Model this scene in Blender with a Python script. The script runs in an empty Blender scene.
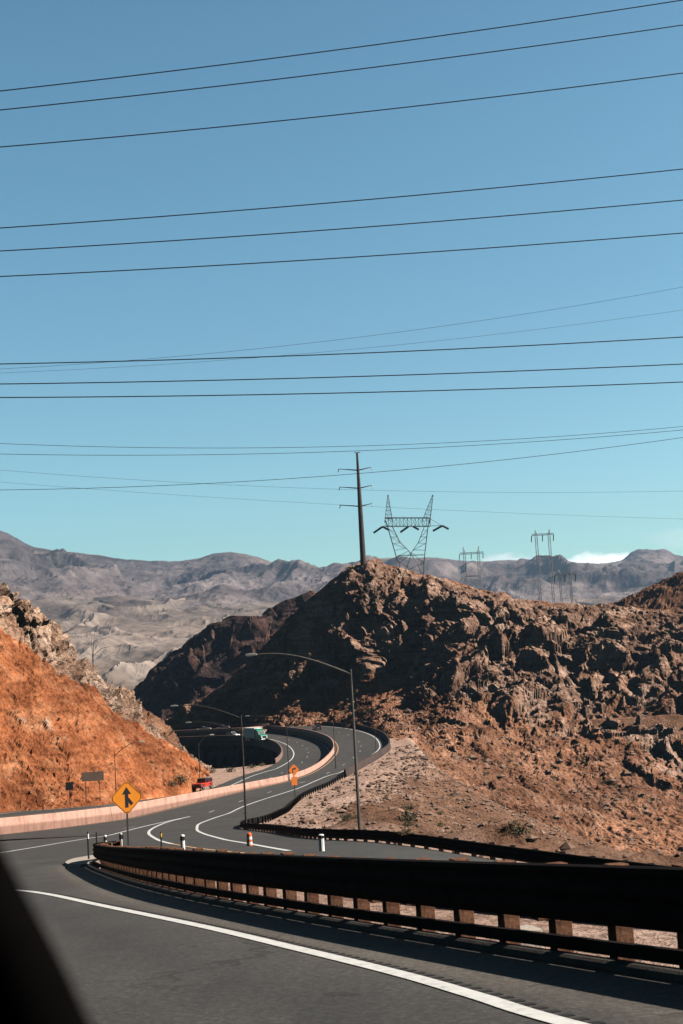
import bpy, math, random
import numpy as np
from mathutils import Vector, Matrix

rnd = random.Random(7)
scene = bpy.context.scene
COL = scene.collection
W, H, F = 683, 1024, 1400.0
PITCH = math.atan((660 - 512) / F)
ROLL = math.radians(3.2)

# ------------------------------------------------------------------ camera
r0 = np.array([1, 0, 0.]); fwd = np.array([0, math.cos(PITCH), math.sin(PITCH)])
u0 = np.array([0, -math.sin(PITCH), math.cos(PITCH)])
RX = math.cos(ROLL) * r0 - math.sin(ROLL) * u0
UY = math.sin(ROLL) * r0 + math.cos(ROLL) * u0


def P(px, py, d):
    """point seen in direction (px,py) at distance d along the view axis"""
    return d * (fwd + (px - W / 2) / F * RX + (H / 2 - py) / F * UY)


cam = bpy.data.cameras.new('camera')
cam_o = bpy.data.objects.new('camera', cam)
COL.objects.link(cam_o)
m = Matrix.Identity(4)
for i in range(3):
    m[i][0] = RX[i]; m[i][1] = UY[i]; m[i][2] = -fwd[i]
cam_o.matrix_world = m
cam.sensor_fit = 'VERTICAL'
cam.sensor_height = 36.0
cam.lens = 36.0 * F / H
cam.clip_start = 0.05
cam.clip_end = 40000
cam.dof.use_dof = True
cam.dof.focus_distance = 90
cam.dof.aperture_fstop = 6.5
scene.camera = cam_o

# ------------------------------------------------------------------ terrain profile of the road
_sy = np.array([-40, -10, 0, 5, 11.5, 20.6, 32, 50, 60, 75, 100, 150, 200, 250, 300, 350, 400, 470, 600, 900])
_ss = np.array([0, 0, 0, .40, .2346, .178, .1515, .138, .1325, .127, .121, .113, .1025, .0875, .0725, .0615, .054, .046, 0, 0])
_z = -_ss * _sy
_z[0], _z[1], _z[2] = 2.6, -.45, -1.45
_z[-2], _z[-1] = -21.6, -21.6
_fy = np.linspace(-40, 900, 4701)
_fz = np.interp(_fy, _sy, _z)
_k = np.hanning(61); _k /= _k.sum()
_near = np.hanning(21); _near /= _near.sum()
_a = np.convolve(np.pad(_fz, 30, mode='edge'), _k, 'valid')
_fz = _a


def g(x, y):
    x = np.asarray(x, float); y = np.asarray(y, float)
    z = np.interp(y, _fy, _fz)
    sp = np.log1p(np.exp(np.clip((x - 1.2) * 1.2, -30, 30))) / 1.2
    fade = np.clip((y - 19) / 24, 0, 1) * np.clip((190 - y) / 70, 0, 1)
    return z - .15 * np.minimum(sp, 25) * fade


def dzf(y):
    return np.interp(y, [0, 90, 135, 200, 262, 315, 600], [0, 0, 1.9, 1.9, 0., -1.5, -1.5])


def G(px, py, off=None, lo=6., hi=620.):
    """where the ray of a pixel meets the road surface"""
    ds = np.linspace(lo, hi, 3000)
    dirv = fwd + (px - W / 2) / F * RX + (H / 2 - py) / F * UY
    X, Y, Z = dirv[0] * ds, dirv[1] * ds, dirv[2] * ds
    gz = g(X, Y) + (off(Y) if off else 0)
    below = np.where(Z < gz)[0]
    i = below[0] if len(below) else len(ds) - 1
    return np.array([X[i], Y[i], float(gz[i])])


def atd(px, d):
    """road point below pixel column px at depth d"""
    p = P(px, 760, d)
    return (p[0], p[1])


# ------------------------------------------------------------------ noise
def _hash(ix, iy, iz, s):
    h = (ix.astype(np.int64) * 374761393 + iy.astype(np.int64) * 668265263 + iz.astype(np.int64) * 1274126177 + s * 974711) & 0xffffffff
    h = ((h ^ (h >> 13)) * 1103515245) & 0xffffffff
    h = ((h ^ (h >> 16)) * 2246822519) & 0xffffffff
    return ((h ^ (h >> 15)) & 0xffffff) / float(0xffffff)


def vnoise(p, s=0):
    i = np.floor(p).astype(np.int64); f = p - i
    f = f * f * f * (f * (f * 6 - 15) + 10)
    out = 0
    for dx in (0, 1):
        for dy in (0, 1):
            for dz in (0, 1):
                w = (f[:, 0] if dx else 1 - f[:, 0]) * (f[:, 1] if dy else 1 - f[:, 1]) * (f[:, 2] if dz else 1 - f[:, 2])
                out = out + w * _hash(i[:, 0] + dx, i[:, 1] + dy, i[:, 2] + dz, s)
    return out * 2 - 1


def fbm(p, octv=4, s=0, gain=.5):
    a, t, n = 1., 0, 0
    for k in range(octv):
        t = t + a * vnoise(p * (2.03 ** k), s + k * 7); n += a; a *= gain
    return t / n


def ridged(p, octv=4, s=0, gain=.5):
    a, t, n = 1., 0, 0
    for k in range(octv):
        t = t + a * (1 - 2 * np.abs(vnoise(p * (2.07 ** k), s + k * 11))); n += a; a *= gain
    return t / n


def facets(p, s=0, k=1.):
    """broken blocky rock: every cell is a plane with its own tilt"""
    i = np.floor(p).astype(np.int64)
    best = np.full(len(p), 1e9); h = np.zeros(len(p)); sec = np.full(len(p), 1e9)
    for dx in (-1, 0, 1):
        for dy in (-1, 0, 1):
            for dz in (-1, 0, 1):
                c = i + np.array([dx, dy, dz])
                fx = c + np.stack([_hash(c[:, 0], c[:, 1], c[:, 2], s + q) for q in (1, 2, 3)], 1)
                d = p - fx
                dist = (d * d).sum(1)
                tilt = np.stack([_hash(c[:, 0], c[:, 1], c[:, 2], s + q) for q in (4, 5, 6)], 1) * 2 - 1
                lev = _hash(c[:, 0], c[:, 1], c[:, 2], s + 9) - .5
                hh = (d * tilt).sum(1) * k + lev
                up = dist < best
                sec = np.where(up, best, np.minimum(sec, dist))
                h = np.where(up, hh, h)
                best = np.where(up, dist, best)
    crack = np.clip((np.sqrt(sec) - np.sqrt(best)) / .22, 0, 1)
    return h, crack


def sm(a, b, x):
    t = np.clip((x - a) / (b - a), 0, 1); return t * t * (3 - 2 * t)


# ------------------------------------------------------------------ helpers: objects
def link(o, parent=None):
    COL.objects.link(o)
    if parent is not None:
        o.parent = parent
    return o


def mesh_obj(name, V, Fc, mat, parent=None, smooth=False, uv=None):
    me = bpy.data.meshes.new(name)
    me.from_pydata([tuple(map(float, v)) for v in V], [], [tuple(int(i) for i in f) for f in Fc])
    if uv is not None:
        l = me.uv_layers.new(name='UVMap')
        idx = np.zeros(len(me.loops), dtype=np.int32); me.loops.foreach_get('vertex_index', idx)
        l.data.foreach_set('uv', np.asarray(uv, dtype=np.float32)[idx].ravel())
    if mat is not None:
        for mm in (mat if isinstance(mat, (list, tuple)) else [mat]):
            me.materials.append(mm)
    if smooth:
        me.polygons.foreach_set('use_smooth', [True] * len(me.polygons))
    me.update()
    return link(bpy.data.objects.new(name, me), parent)


def grid_obj(name, Pg, mat, parent=None, smooth=True, attr=None, uv=None):
    nv, nu, _ = Pg.shape
    V = Pg.reshape(-1, 3)
    a = (np.arange(nv - 1)[:, None] * nu + np.arange(nu - 1)[None, :]).ravel()
    Fc = np.stack([a, a + 1, a + nu + 1, a + nu], 1)
    me = bpy.data.meshes.new(name)
    me.vertices.add(len(V)); me.vertices.foreach_set('co', V.astype(np.float32).ravel())
    me.loops.add(Fc.size); me.loops.foreach_set('vertex_index', Fc.astype(np.int32).ravel())
    me.polygons.add(len(Fc)); me.polygons.foreach_set('loop_start', (np.arange(len(Fc)) * 4).astype(np.int32))
    me.update(calc_edges=True); me.validate()
    if attr is not None:
        for k, vals in attr.items():
            at = me.attributes.new(k, 'FLOAT', 'POINT'); at.data.foreach_set('value', np.asarray(vals, np.float32).ravel())
    if uv is not None:
        l = me.uv_layers.new(name='UVMap')
        l.data.foreach_set('uv', np.asarray(uv, np.float32).reshape(-1, 2)[Fc.ravel()].ravel())
    me.materials.append(mat)
    me.polygons.foreach_set('use_smooth', [bool(smooth)] * len(me.polygons))
    return link(bpy.data.objects.new(name, me), parent)


class MB:
    """collects shapes that become one mesh"""
    def __init__(s): s.V = []; s.F = []

    def add(s, V, Fc):
        b = len(s.V); s.V += [tuple(v) for v in V]; s.F += [tuple(b + i for i in f) for f in Fc]; return s

    def box(s, c, size, rz=0, taper=1., bev=0):
        x, y, z = [q / 2 for q in size]
        ca, sa = math.cos(rz), math.sin(rz)
        V = []
        for dz, k in ((-z, 1), (z, taper)):
            for dx, dy in ((-x, -y), (x, -y), (x, y), (-x, y)):
                dx *= k; dy *= k
                V.append((c[0] + dx * ca - dy * sa, c[1] + dx * sa + dy * ca, c[2] + dz))
        return s.add(V, [(3, 2, 1, 0), (4, 5, 6, 7), (0, 1, 5, 4), (1, 2, 6, 5), (2, 3, 7, 6), (3, 0, 4, 7)])

    def tube(s, pts, rad, n=6, cap=True):
        pts = [np.array(p, float) for p in pts]
        rad = rad if isinstance(rad, (list, tuple, np.ndarray)) else [rad] * len(pts)
        V = []
        up0 = None
        for i, p in enumerate(pts):
            t = pts[min(i + 1, len(pts) - 1)] - pts[max(i - 1, 0)]
            t /= (np.linalg.norm(t) + 1e-9)
            ref = up0 if up0 is not None else (np.array([0, 0, 1.]) if abs(t[2]) < .9 else np.array([1., 0, 0]))
            a = np.cross(t, ref); a /= (np.linalg.norm(a) + 1e-9)
            b = np.cross(a, t); up0 = b
            for k in range(n):
                an = 2 * math.pi * k / n
                V.append(p + rad[i] * (math.cos(an) * a + math.sin(an) * b))
        Fc = []
        for i in range(len(pts) - 1):
            for k in range(n):
                Fc.append((i * n + k, i * n + (k + 1) % n, (i + 1) * n + (k + 1) % n, (i + 1) * n + k))
        if cap:
            Fc.append(tuple(range(n - 1, -1, -1))); Fc.append(tuple((len(pts) - 1) * n + k for k in range(n)))
        return s.add(V, Fc)

    def prism(s, poly, origin, ax, ay, an, depth):
        """polygon (2d) spanned by ax, ay, extruded along an"""
        o = np.array(origin, float); ax = np.array(ax, float); ay = np.array(ay, float); an = np.array(an, float)
        n = len(poly)
        V = [o + x * ax + y * ay for x, y in poly] + [o + x * ax + y * ay + depth * an for x, y in poly]
        return s.add(V, [tuple(range(n - 1, -1, -1)), tuple(range(n, 2 * n))] + [(i, (i + 1) % n, n + (i + 1) % n, n + i) for i in range(n)])

    def build(s, name, mat, parent=None, smooth=False, bevel=0):
        o = mesh_obj(name, s.V, s.F, mat, parent, smooth)
        if bevel:
            b = o.modifiers.new('bevel', 'BEVEL'); b.width = bevel; b.segments = 2; b.limit_method = 'ANGLE'
        return o


def tag(o, label=None, cat=None, group=None, kind=None):
    if label: o['label'] = label
    if cat: o['category'] = cat
    if group: o['group'] = group
    if kind: o['kind'] = kind
    return o


def empty(name, loc=(0, 0, 0), rz=0., **kw):
    o = bpy.data.objects.new(name, None); link(o)
    o.empty_display_size = .3
    o.location = tuple(float(v) for v in loc); o.rotation_euler = (0, 0, rz)
    return tag(o, **kw)


def copy_tree(o, parent=None):
    c = o.copy(); COL.objects.link(c)
    if parent is not None:
        c.parent = parent
    for ch in [q for q in bpy.data.objects if q.parent == o]:
        copy_tree(ch, c)
    return c


def catmull(pts, n):
    """smooth curve through the points, resampled evenly into n"""
    pts = np.array(pts, float)
    q = np.vstack([2 * pts[0] - pts[1], pts, 2 * pts[-1] - pts[-2]])
    out = []
    for i in range(1, len(q) - 2):
        t = np.linspace(0, 1, 40, endpoint=False)[:, None]
        a, b, c, d = q[i - 1], q[i], q[i + 1], q[i + 2]
        out.append(.5 * (2 * b + (c - a) * t + (2 * a - 5 * b + 4 * c - d) * t ** 2 + (3 * b - a - 3 * c + d) * t ** 3))
    out.append(pts[-1:])
    o = np.vstack(out)
    L = np.concatenate([[0], np.cumsum(np.linalg.norm(np.diff(o, axis=0), axis=1))])
    s = np.linspace(0, L[-1], n)
    return np.stack([np.interp(s, L, o[:, k]) for k in range(o.shape[1])], 1)


def plen(p):
    return float(np.linalg.norm(np.diff(np.asarray(p)[:, :2], axis=0), axis=1).sum())


def normals2(path):
    """unit normals to the left of the walking direction"""
    p = np.asarray(path)[:, :2]
    t = np.gradient(p, axis=0); t /= np.linalg.norm(t, axis=1)[:, None] + 1e-9
    return np.stack([-t[:, 1], t[:, 0]], 1)


def sweep(name, path, prof, mat, zfun, parent=None, closed=True, smooth=False):
    """sweep a (lateral, height) profile along a plan path"""
    path = np.asarray(path)[:, :2]; nr = normals2(path)
    z = zfun(path[:, 0], path[:, 1])
    V = []; k = len(prof)
    for i in range(len(path)):
        for a, h in prof:
            V.append((path[i, 0] + nr[i, 0] * a, path[i, 1] + nr[i, 1] * a, z[i] + h))
    Fc = []
    for i in range(len(path) - 1):
        for j in range(k if closed else k - 1):
            j2 = (j + 1) % k
            Fc.append((i * k + j, i * k + j2, (i + 1) * k + j2, (i + 1) * k + j))
    if closed:
        Fc.append(tuple(range(k))); Fc.append(tuple((len(path) - 1) * k + j for j in range(k - 1, -1, -1)))
    L = np.concatenate([[0], np.cumsum(np.linalg.norm(np.diff(path, axis=0), axis=1))])
    uv = [(L[i], h) for i in range(len(path)) for a, h in prof]
    return mesh_obj(name, V, Fc, mat, parent, smooth, uv=uv)


# ------------------------------------------------------------------ materials
def newmat(name):
    mt = bpy.data.materials.new(name); mt.use_nodes = True
    nt = mt.node_tree; nt.nodes.clear()
    out = nt.nodes.new('ShaderNodeOutputMaterial'); bs = nt.nodes.new('ShaderNodeBsdfPrincipled')
    nt.links.new(bs.outputs[0], out.inputs[0])
    return mt, nt, bs


def N(nt, typ, **kw):
    n = nt.nodes.new(typ)
    for k, v in kw.items():
        if k.startswith('i_'):
            n.inputs[k[2:].replace('_', ' ')].default_value = v
        else:
            setattr(n, k, v)
    return n


def ramp(nt, src, stops):
    r = nt.nodes.new('ShaderNodeValToRGB')
    e = r.color_ramp.elements
    while len(e) < len(stops): e.new(.5)
    for q, (p, c) in zip(e, stops):
        q.position = p; q.color = (c[0], c[1], c[2], 1) if not isinstance(c, float) else (c, c, c, 1)
    nt.links.new(src, r.inputs[0])
    return r.outputs[0]


def mix(nt, fac, a, b, mode='MIX'):
    n = nt.nodes.new('ShaderNodeMix'); n.data_type = 'RGBA'; n.blend_type = mode
    for sock, v in ((n.inputs[0], fac), (n.inputs[6], a), (n.inputs[7], b)):
        if isinstance(v, bpy.types.NodeSocket): nt.links.new(v, sock)
        elif isinstance(v, (int, float)): sock.default_value = v
        else: sock.default_value = (*v, 1)
    return n.outputs[2]


def noise(nt, scale, detail=4, rough=.55, coord='Object', dist=0., stretch=None):
    tc = nt.nodes.new('ShaderNodeTexCoord')
    n = N(nt, 'ShaderNodeTexNoise'); n.inputs['Scale'].default_value = scale
    n.inputs['Detail'].default_value = detail; n.inputs['Roughness'].default_value = rough
    n.inputs['Distortion'].default_value = dist
    src = tc.outputs[coord]
    if stretch:
        mp = nt.nodes.new('ShaderNodeMapping'); mp.inputs['Scale'].default_value = stretch
        nt.links.new(src, mp.inputs[0]); src = mp.outputs[0]
    nt.links.new(src, n.inputs['Vector'])
    return n.outputs[0]


def bump(nt, bs, src, dist, strength=1.):
    b = nt.nodes.new('ShaderNodeBump'); b.inputs['Distance'].default_value = dist; b.inputs['Strength'].default_value = strength
    nt.links.new(src, b.inputs['Height']); nt.links.new(b.outputs[0], bs.inputs['Normal'])


def simple(name, col, rough=.6, metal=0., var=.25, scale=3., bmp=0., bscale=40., spec=None):
    mt, nt, bs = newmat(name)
    c = ramp(nt, noise(nt, scale, 5), [(.3, tuple(v * (1 - var) for v in col)), (.7, tuple(min(1, v * (1 + var)) for v in col))])
    nt.links.new(c, bs.inputs['Base Color'])
    bs.inputs['Specular IOR Level'].default_value = spec if spec is not None else (.25 if rough > .5 else .5)
    bs.inputs['Roughness'].default_value = rough; bs.inputs['Metallic'].default_value = metal
    if bmp: bump(nt, bs, noise(nt, bscale, 4), bmp)
    return mt


def rock_mat(name, pal, crag, scale, bdist, mask=True, k=.72):
    """pal: colours of the loose slope, crag: colours of bare rock; vertex attribute 'rock' mixes them, 'crack' marks the clefts"""
    pal = [tuple(k * v for v in c) for c in pal]; crag = [tuple(k * v for v in c) for c in crag]
    mt, nt, bs = newmat(name)
    n1 = noise(nt, scale, 8, .62, dist=.6); n2 = noise(nt, scale * 7, 7, .65); n3 = noise(nt, scale * .25, 3, .5)
    a = ramp(nt, n1, [(.3, pal[0]), (.5, pal[1]), (.7, pal[2])])
    b = ramp(nt, n1, [(.3, crag[0]), (.48, crag[1]), (.66, crag[2])])
    at = N(nt, 'ShaderNodeAttribute', attribute_name='rock')
    ad = N(nt, 'ShaderNodeMath', operation='ADD'); nt.links.new(at.outputs['Fac'], ad.inputs[0])
    sb = N(nt, 'ShaderNodeMath', operation='MULTIPLY_ADD'); nt.links.new(n1, sb.inputs[0]); sb.inputs[1].default_value = .9; sb.inputs[2].default_value = -.45
    nt.links.new(sb.outputs[0], ad.inputs[1])
    fac = ramp(nt, ad.outputs[0], [(.42, 0.), (.58, 1.)])
    c = mix(nt, fac, a, b)
    sp = ramp(nt, n2, [(.3, (.5, .48, .46)), (.5, (1., 1., 1.)), (.7, (1.5, 1.45, 1.4))])
    c = mix(nt, .8, c, sp, 'MULTIPLY')
    tc4 = nt.nodes.new('ShaderNodeTexCoord'); mp4 = nt.nodes.new('ShaderNodeMapping'); mp4.inputs['Rotation'].default_value = (.5, .75, .4); mp4.inputs['Scale'].default_value = (.5, .5, 4.5)
    nt.links.new(tc4.outputs['Object'], mp4.inputs[0]); n4 = N(nt, 'ShaderNodeTexNoise'); n4.inputs['Scale'].default_value = scale * .8; n4.inputs['Detail'].default_value = 6; n4.inputs['Distortion'].default_value = .4
    nt.links.new(mp4.outputs[0], n4.inputs['Vector'])
    c = mix(nt, .75, c, ramp(nt, n4.outputs[0], [(.33, (.58, .54, .52)), (.5, (1., 1., 1.)), (.66, (1.35, 1.36, 1.38))]), 'MULTIPLY')
    big = ramp(nt, n3, [(.32, (.58, .55, .55)), (.5, (1., .98, .97)), (.66, (1.28, 1.18, 1.1))])
    c = mix(nt, .8, c, big, 'MULTIPLY')
    nt.links.new(c, bs.inputs['Base Color'])
    bs.inputs['Roughness'].default_value = .95
    bs.inputs['Specular IOR Level'].default_value = 0.
    hh = N(nt, 'ShaderNodeMath', operation='MULTIPLY_ADD'); nt.links.new(n2, hh.inputs[0]); hh.inputs[1].default_value = .35
    nt.links.new(n1, hh.inputs[2])
    bump(nt, bs, hh.outputs[0], bdist)
    return mt


M = {}
M['rock'] = rock_mat('red_brown_rock', [(.27, .125, .072), (.38, .195, .12), (.48, .29, .205)],
                     [(.17, .10, .075), (.34, .205, .145), (.52, .36, .28)], .16, 1.6)
M['red'] = rock_mat('orange_cut_slope', [(.27, .09, .038), (.45, .16, .07), (.58, .27, .14)],
                    [(.29, .165, .11), (.47, .30, .21), (.64, .48, .38)], .22, 1.1)
M['dark'] = rock_mat('dark_varnished_rock', [(.05, .03, .026), (.085, .05, .04), (.22, .12, .09)],
                     [(.03, .022, .022), (.06, .042, .04), (.2, .11, .09)], .05, 4.)
M['brown'] = rock_mat('brown_scrub_hill', [(.16, .08, .048), (.23, .12, .075), (.3, .17, .11)],
                      [(.12, .06, .04), (.18, .09, .06), (.26, .14, .1)], .1, 1.5)
M['valley'] = rock_mat('pale_eroded_badland', [(.22, .17, .14), (.29, .23, .19), (.35, .285, .24)],
                       [(.18, .135, .11), (.24, .185, .155), (.29, .23, .19)], .004, 8.)
M['mount'] = rock_mat('far_mountain_rock', [(.17, .135, .135), (.26, .205, .2), (.36, .29, .27)],
                      [(.10, .085, .085), (.19, .155, .15), (.31, .255, .24)], .003, 30.)


def ground_mat():
    mt, nt, bs = newmat('pale_gravel')
    n1 = noise(nt, .35, 7, .6); n2 = noise(nt, 6, 5, .7)
    c = ramp(nt, n1, [(.3, (.28, .17, .125)), (.48, (.42, .275, .21)), (.66, (.52, .36, .29))])
    n5 = noise(nt, 1.4, 6, .7); sp = mix(nt, 1., ramp(nt, n2, [(.3, (.4, .37, .35)), (.45, (1., 1., 1.)), (.7, (1.25, 1.25, 1.25))]), ramp(nt, n5, [(.32, (.45, .42, .4)), (.45, (1., 1., 1.)), (.68, (1.3, 1.28, 1.25))]), 'MULTIPLY')
    c = mix(nt, .85, c, sp, 'MULTIPLY')
    tl = N(nt, 'ShaderNodeAttribute', attribute_name='talus')
    c = mix(nt, tl.outputs['Fac'], c, mix(nt, .9, ramp(nt, n1, [(.3, (.12, .06, .036)), (.5, (.19, .10, .062)), (.7, (.26, .155, .105))]), sp, 'MULTIPLY'))
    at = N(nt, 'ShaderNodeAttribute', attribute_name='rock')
    c = mix(nt, at.outputs['Fac'], c, ramp(nt, n1, [(.3, (.03, .024, .022)), (.7, (.07, .05, .042))]))  # gully shade painted in: near-black colour wherever the attribute is set
    nt.links.new(c, bs.inputs['Base Color'])
    bs.inputs['Roughness'].default_value = .95; bs.inputs['Specular IOR Level'].default_value = .1
    hb = N(nt, 'ShaderNodeMath', operation='MULTIPLY_ADD'); nt.links.new(n5, hb.inputs[0]); hb.inputs[1].default_value = 3.; nt.links.new(n2, hb.inputs[2])
    bump(nt, bs, hb.outputs[0], .22)
    return mt


def asphalt_mat(name, base=.05, kerb_dust=False):
    mt, nt, bs = newmat(name)
    n1 = noise(nt, .12, 5, .6); n2 = noise(nt, 14, 3, .7); n3 = noise(nt, .9, 4, .6, stretch=(1.5, .25, 1))
    t = (1.05, .945, .85)
    c = ramp(nt, n1, [(.3, tuple(base * .85 * q for q in t)), (.7, tuple(base * 1.2 * q for q in t))])
    sp = ramp(nt, n2, [(.3, (.45, .45, .45)), (.52, (1., 1., 1.)), (.75, (2., 2., 1.95))])
    c = mix(nt, .7, c, sp, 'MULTIPLY')
    st = ramp(nt, n3, [(.3, (.82, .82, .83)), (.7, (1.18, 1.17, 1.15))])
    c = mix(nt, .8, c, st, 'MULTIPLY')
    if kerb_dust:
        uv = N(nt, 'ShaderNodeUVMap'); sx = N(nt, 'ShaderNodeSeparateXYZ'); nt.links.new(uv.outputs[0], sx.inputs[0])
        wob = N(nt, 'ShaderNodeMath', operation='MULTIPLY_ADD'); nt.links.new(n3, wob.inputs[0]); wob.inputs[1].default_value = .5
        nt.links.new(sx.outputs[0], wob.inputs[2])
        # metres from the rail: worn shoulder, dusty band, dark wheel paths
        dv = N(nt, 'ShaderNodeMath', operation='DIVIDE'); nt.links.new(wob.outputs[0], dv.inputs[0]); dv.inputs[1].default_value = 10.
        band = ramp(nt, dv.outputs[0], [(.0, (1.25, 1.2, 1.14)), (.13, (1.3, 1.24, 1.17)), (.165, (1.75, 1.66, 1.55)), (.195, (1.2, 1.15, 1.1)), (.25, (1., 1., 1.)), (.36, (.76, .76, .78)), (.45, (1.02, 1.01, 1.)), (.6, (.78, .78, .8)), (.8, (1., 1., 1.))])
        c = mix(nt, 1., c, band, 'MULTIPLY')
    tcv = nt.nodes.new('ShaderNodeTexCoord'); vo = N(nt, 'ShaderNodeTexVoronoi', feature='DISTANCE_TO_EDGE'); vo.inputs['Scale'].default_value = .16
    wv = N(nt, 'ShaderNodeVectorMath', operation='MULTIPLY_ADD'); nz_ = N(nt, 'ShaderNodeTexNoise'); nz_.inputs['Scale'].default_value = .7; nz_.inputs['Detail'].default_value = 6
    nt.links.new(tcv.outputs['Object'], nz_.inputs['Vector']); nt.links.new(nz_.outputs[1], wv.inputs[0]); wv.inputs[1].default_value = (2.4, 2.4, 2.4); nt.links.new(tcv.outputs['Object'], wv.inputs[2])
    nt.links.new(wv.outputs[0], vo.inputs['Vector'])
    ck = ramp(nt, vo.outputs['Distance'], [(.0, (.45, .44, .43)), (.0045, (.55, .54, .53)), (.008, (1., 1., 1.))])
    c = mix(nt, ramp(nt, n1, [(.45, 0.), (.56, .8)]), c, mix(nt, 1., c, ck, 'MULTIPLY'))
    sp2 = ramp(nt, noise(nt, 1.7, 2, .5), [(.70, (1., 1., 1.)), (.735, (.7, .69, .68))])
    c = mix(nt, 1., c, sp2, 'MULTIPLY')
    nt.links.new(c, bs.inputs['Base Color'])
    bs.inputs['Roughness'].default_value = .88; bs.inputs['Specular IOR Level'].default_value = .3
    bump(nt, bs, n2, .012)
    return mt


M['ground'] = ground_mat()
M['asphalt'] = asphalt_mat('worn_asphalt', .05, True)
M['asphalt_far'] = asphalt_mat('highway_asphalt', .047)


def paint_mat(name, col):
    mt, nt, bs = newmat(name)
    w = ramp(nt, noise(nt, 7, 8, .75), [(.30, (.09, .085, .08)), (.36, tuple(c * .7 for c in col)), (.52, col)])
    nt.links.new(w, bs.inputs['Base Color']); bs.inputs['Roughness'].default_value = .7
    return mt


M['white_line'] = paint_mat('worn_white_paint', (.62, .6, .57))
M['yellow_line'] = paint_mat('worn_yellow_paint', (.62, .36, .16))
M['pink'] = simple('pink_concrete', (.46, .265, .205), .9, 0, .1, .3, .01, 20)
def wall_mat(name, col):
    mt, nt, bs = newmat(name)
    uv = N(nt, 'ShaderNodeUVMap')
    mp = N(nt, 'ShaderNodeMapping'); mp.inputs['Scale'].default_value = (.55, .16, 1); nt.links.new(uv.outputs[0], mp.inputs[0])
    n1 = N(nt, 'ShaderNodeTexNoise'); n1.inputs['Scale'].default_value = 1.6; n1.inputs['Detail'].default_value = 6; nt.links.new(mp.outputs[0], n1.inputs['Vector'])
    c = ramp(nt, n1.outputs[0], [(.3, tuple(.66 * v for v in col)), (.5, col), (.72, tuple(1.12 * v for v in col))])
    c = mix(nt, .7, c, ramp(nt, noise(nt, 2.5, 5, .7), [(.35, (.75, .74, .73)), (.6, (1., 1., 1.))]), 'MULTIPLY')
    sx = N(nt, 'ShaderNodeSeparateXYZ'); nt.links.new(uv.outputs[0], sx.inputs[0])
    md = N(nt, 'ShaderNodeMath', operation='MODULO'); nt.links.new(sx.outputs[0], md.inputs[0]); md.inputs[1].default_value = 6.1
    lt = N(nt, 'ShaderNodeMath', operation='LESS_THAN'); nt.links.new(md.outputs[0], lt.inputs[0]); lt.inputs[1].default_value = .12
    c = mix(nt, lt.outputs[0], c, tuple(.6 * v for v in col))
    # splash dirt on the lowest hand's breadth
    dr = ramp(nt, sx.outputs[1], [(.0, (.5, .47, .45)), (.3, (1., 1., 1.))])
    c = mix(nt, .8, c, dr, 'MULTIPLY')
    nt.links.new(c, bs.inputs['Base Color']); bs.inputs['Roughness'].default_value = .9; bs.inputs['Specular IOR Level'].default_value = .2
    return mt


M['pink'] = wall_mat('pink_concrete', (.50, .285, .22))
M['tan'] = simple('tan_concrete', (.21, .125, .1), .9, 0, .15, .4, .01, 20)
M['barrier'] = simple('weathered_barrier_concrete', (.055, .036, .03), .9, 0, .25, .4, .01, 20)
M['pale_conc'] = simple('pale_concrete', (.4, .33, .28), .9, 0, .15, 1.5, .01, 30)
M['kerb'] = simple('grey_kerb_concrete', (.06, .053, .048), .9, 0, .3, 2.5, .01, 40, .1)
M['steel'] = simple('dark_weathering_steel', (.014, .0105, .0095), .9, 0., .35, 3, .002, 60, .04)
M['wood'] = simple('red_brown_wood', (.14, .068, .042), .9, 0, .45, 9, .01, 30, .05)
M['galv'] = simple('galvanised_steel', (.3, .29, .27), .45, .7, .15, 4)
M['lampgrey'] = simple('dull_grey_steel', (.12, .108, .098), .5, .4, .2, 4)
M['lampdark'] = simple('dark_lamp_steel', (.05, .045, .042), .55, .3, .2, 4)
M['lamphead'] = simple('pale_lamp_housing', (.45, .43, .40), .5, .2, .1, 4)
M['lens'] = simple('lamp_lens', (.5, .5, .48), .15, 0, .05, 4)
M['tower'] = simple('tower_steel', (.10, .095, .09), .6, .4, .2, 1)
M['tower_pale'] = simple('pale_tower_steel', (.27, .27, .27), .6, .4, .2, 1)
M['insul'] = simple('brown_insulator', (.03, .022, .02), .3, 0, .2, 3)
M['pole'] = simple('weathered_steel_pole', (.06, .045, .038), .7, .2, .3, .6)
M['wire'] = simple('dark_cable', (.02, .022, .026), .8, 0, .1, 1)
M['sign_yellow'] = simple('amber_sign_sheet', (.86, .275, .02), .45, 0, .05, 3)
M['sign_orange'] = simple('orange_sign_sheet', (.70, .17, .02), .45, 0, .06, 3)
M['black'] = simple('black_paint', (.012, .012, .012), .5, 0, .2, 3)
M['sign_brown'] = simple('unpainted_sign_back', (.23, .16, .12), .6, .3, .15, 2)
M['white'] = simple('white_plastic', (.75, .73, .70), .5, 0, .08, 4)
M['yellow_refl'] = simple('yellow_reflector', (.75, .4, .03), .4, 0, .05, 4)
M['orange'] = simple('orange_plastic', (.75, .14, .03), .5, 0, .08, 5)
M['rubber'] = simple('tyre_rubber', (.018, .018, .018), .85, 0, .2, 5)
M['rim'] = simple('wheel_rim', (.35, .35, .36), .35, .8, .1, 5)
M['glass'] = simple('dark_window_glass', (.02, .024, .028), .08, 0, .1, 2)
M['red_paint'] = simple('red_car_paint', (.55, .045, .02), .35, 0, .06, 2)
M['white_paint'] = simple('white_car_paint', (.7, .7, .68), .35, 0, .05, 2)
M['dark_paint'] = simple('charcoal_car_paint', (.035, .036, .04), .3, .2, .1, 2)
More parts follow.
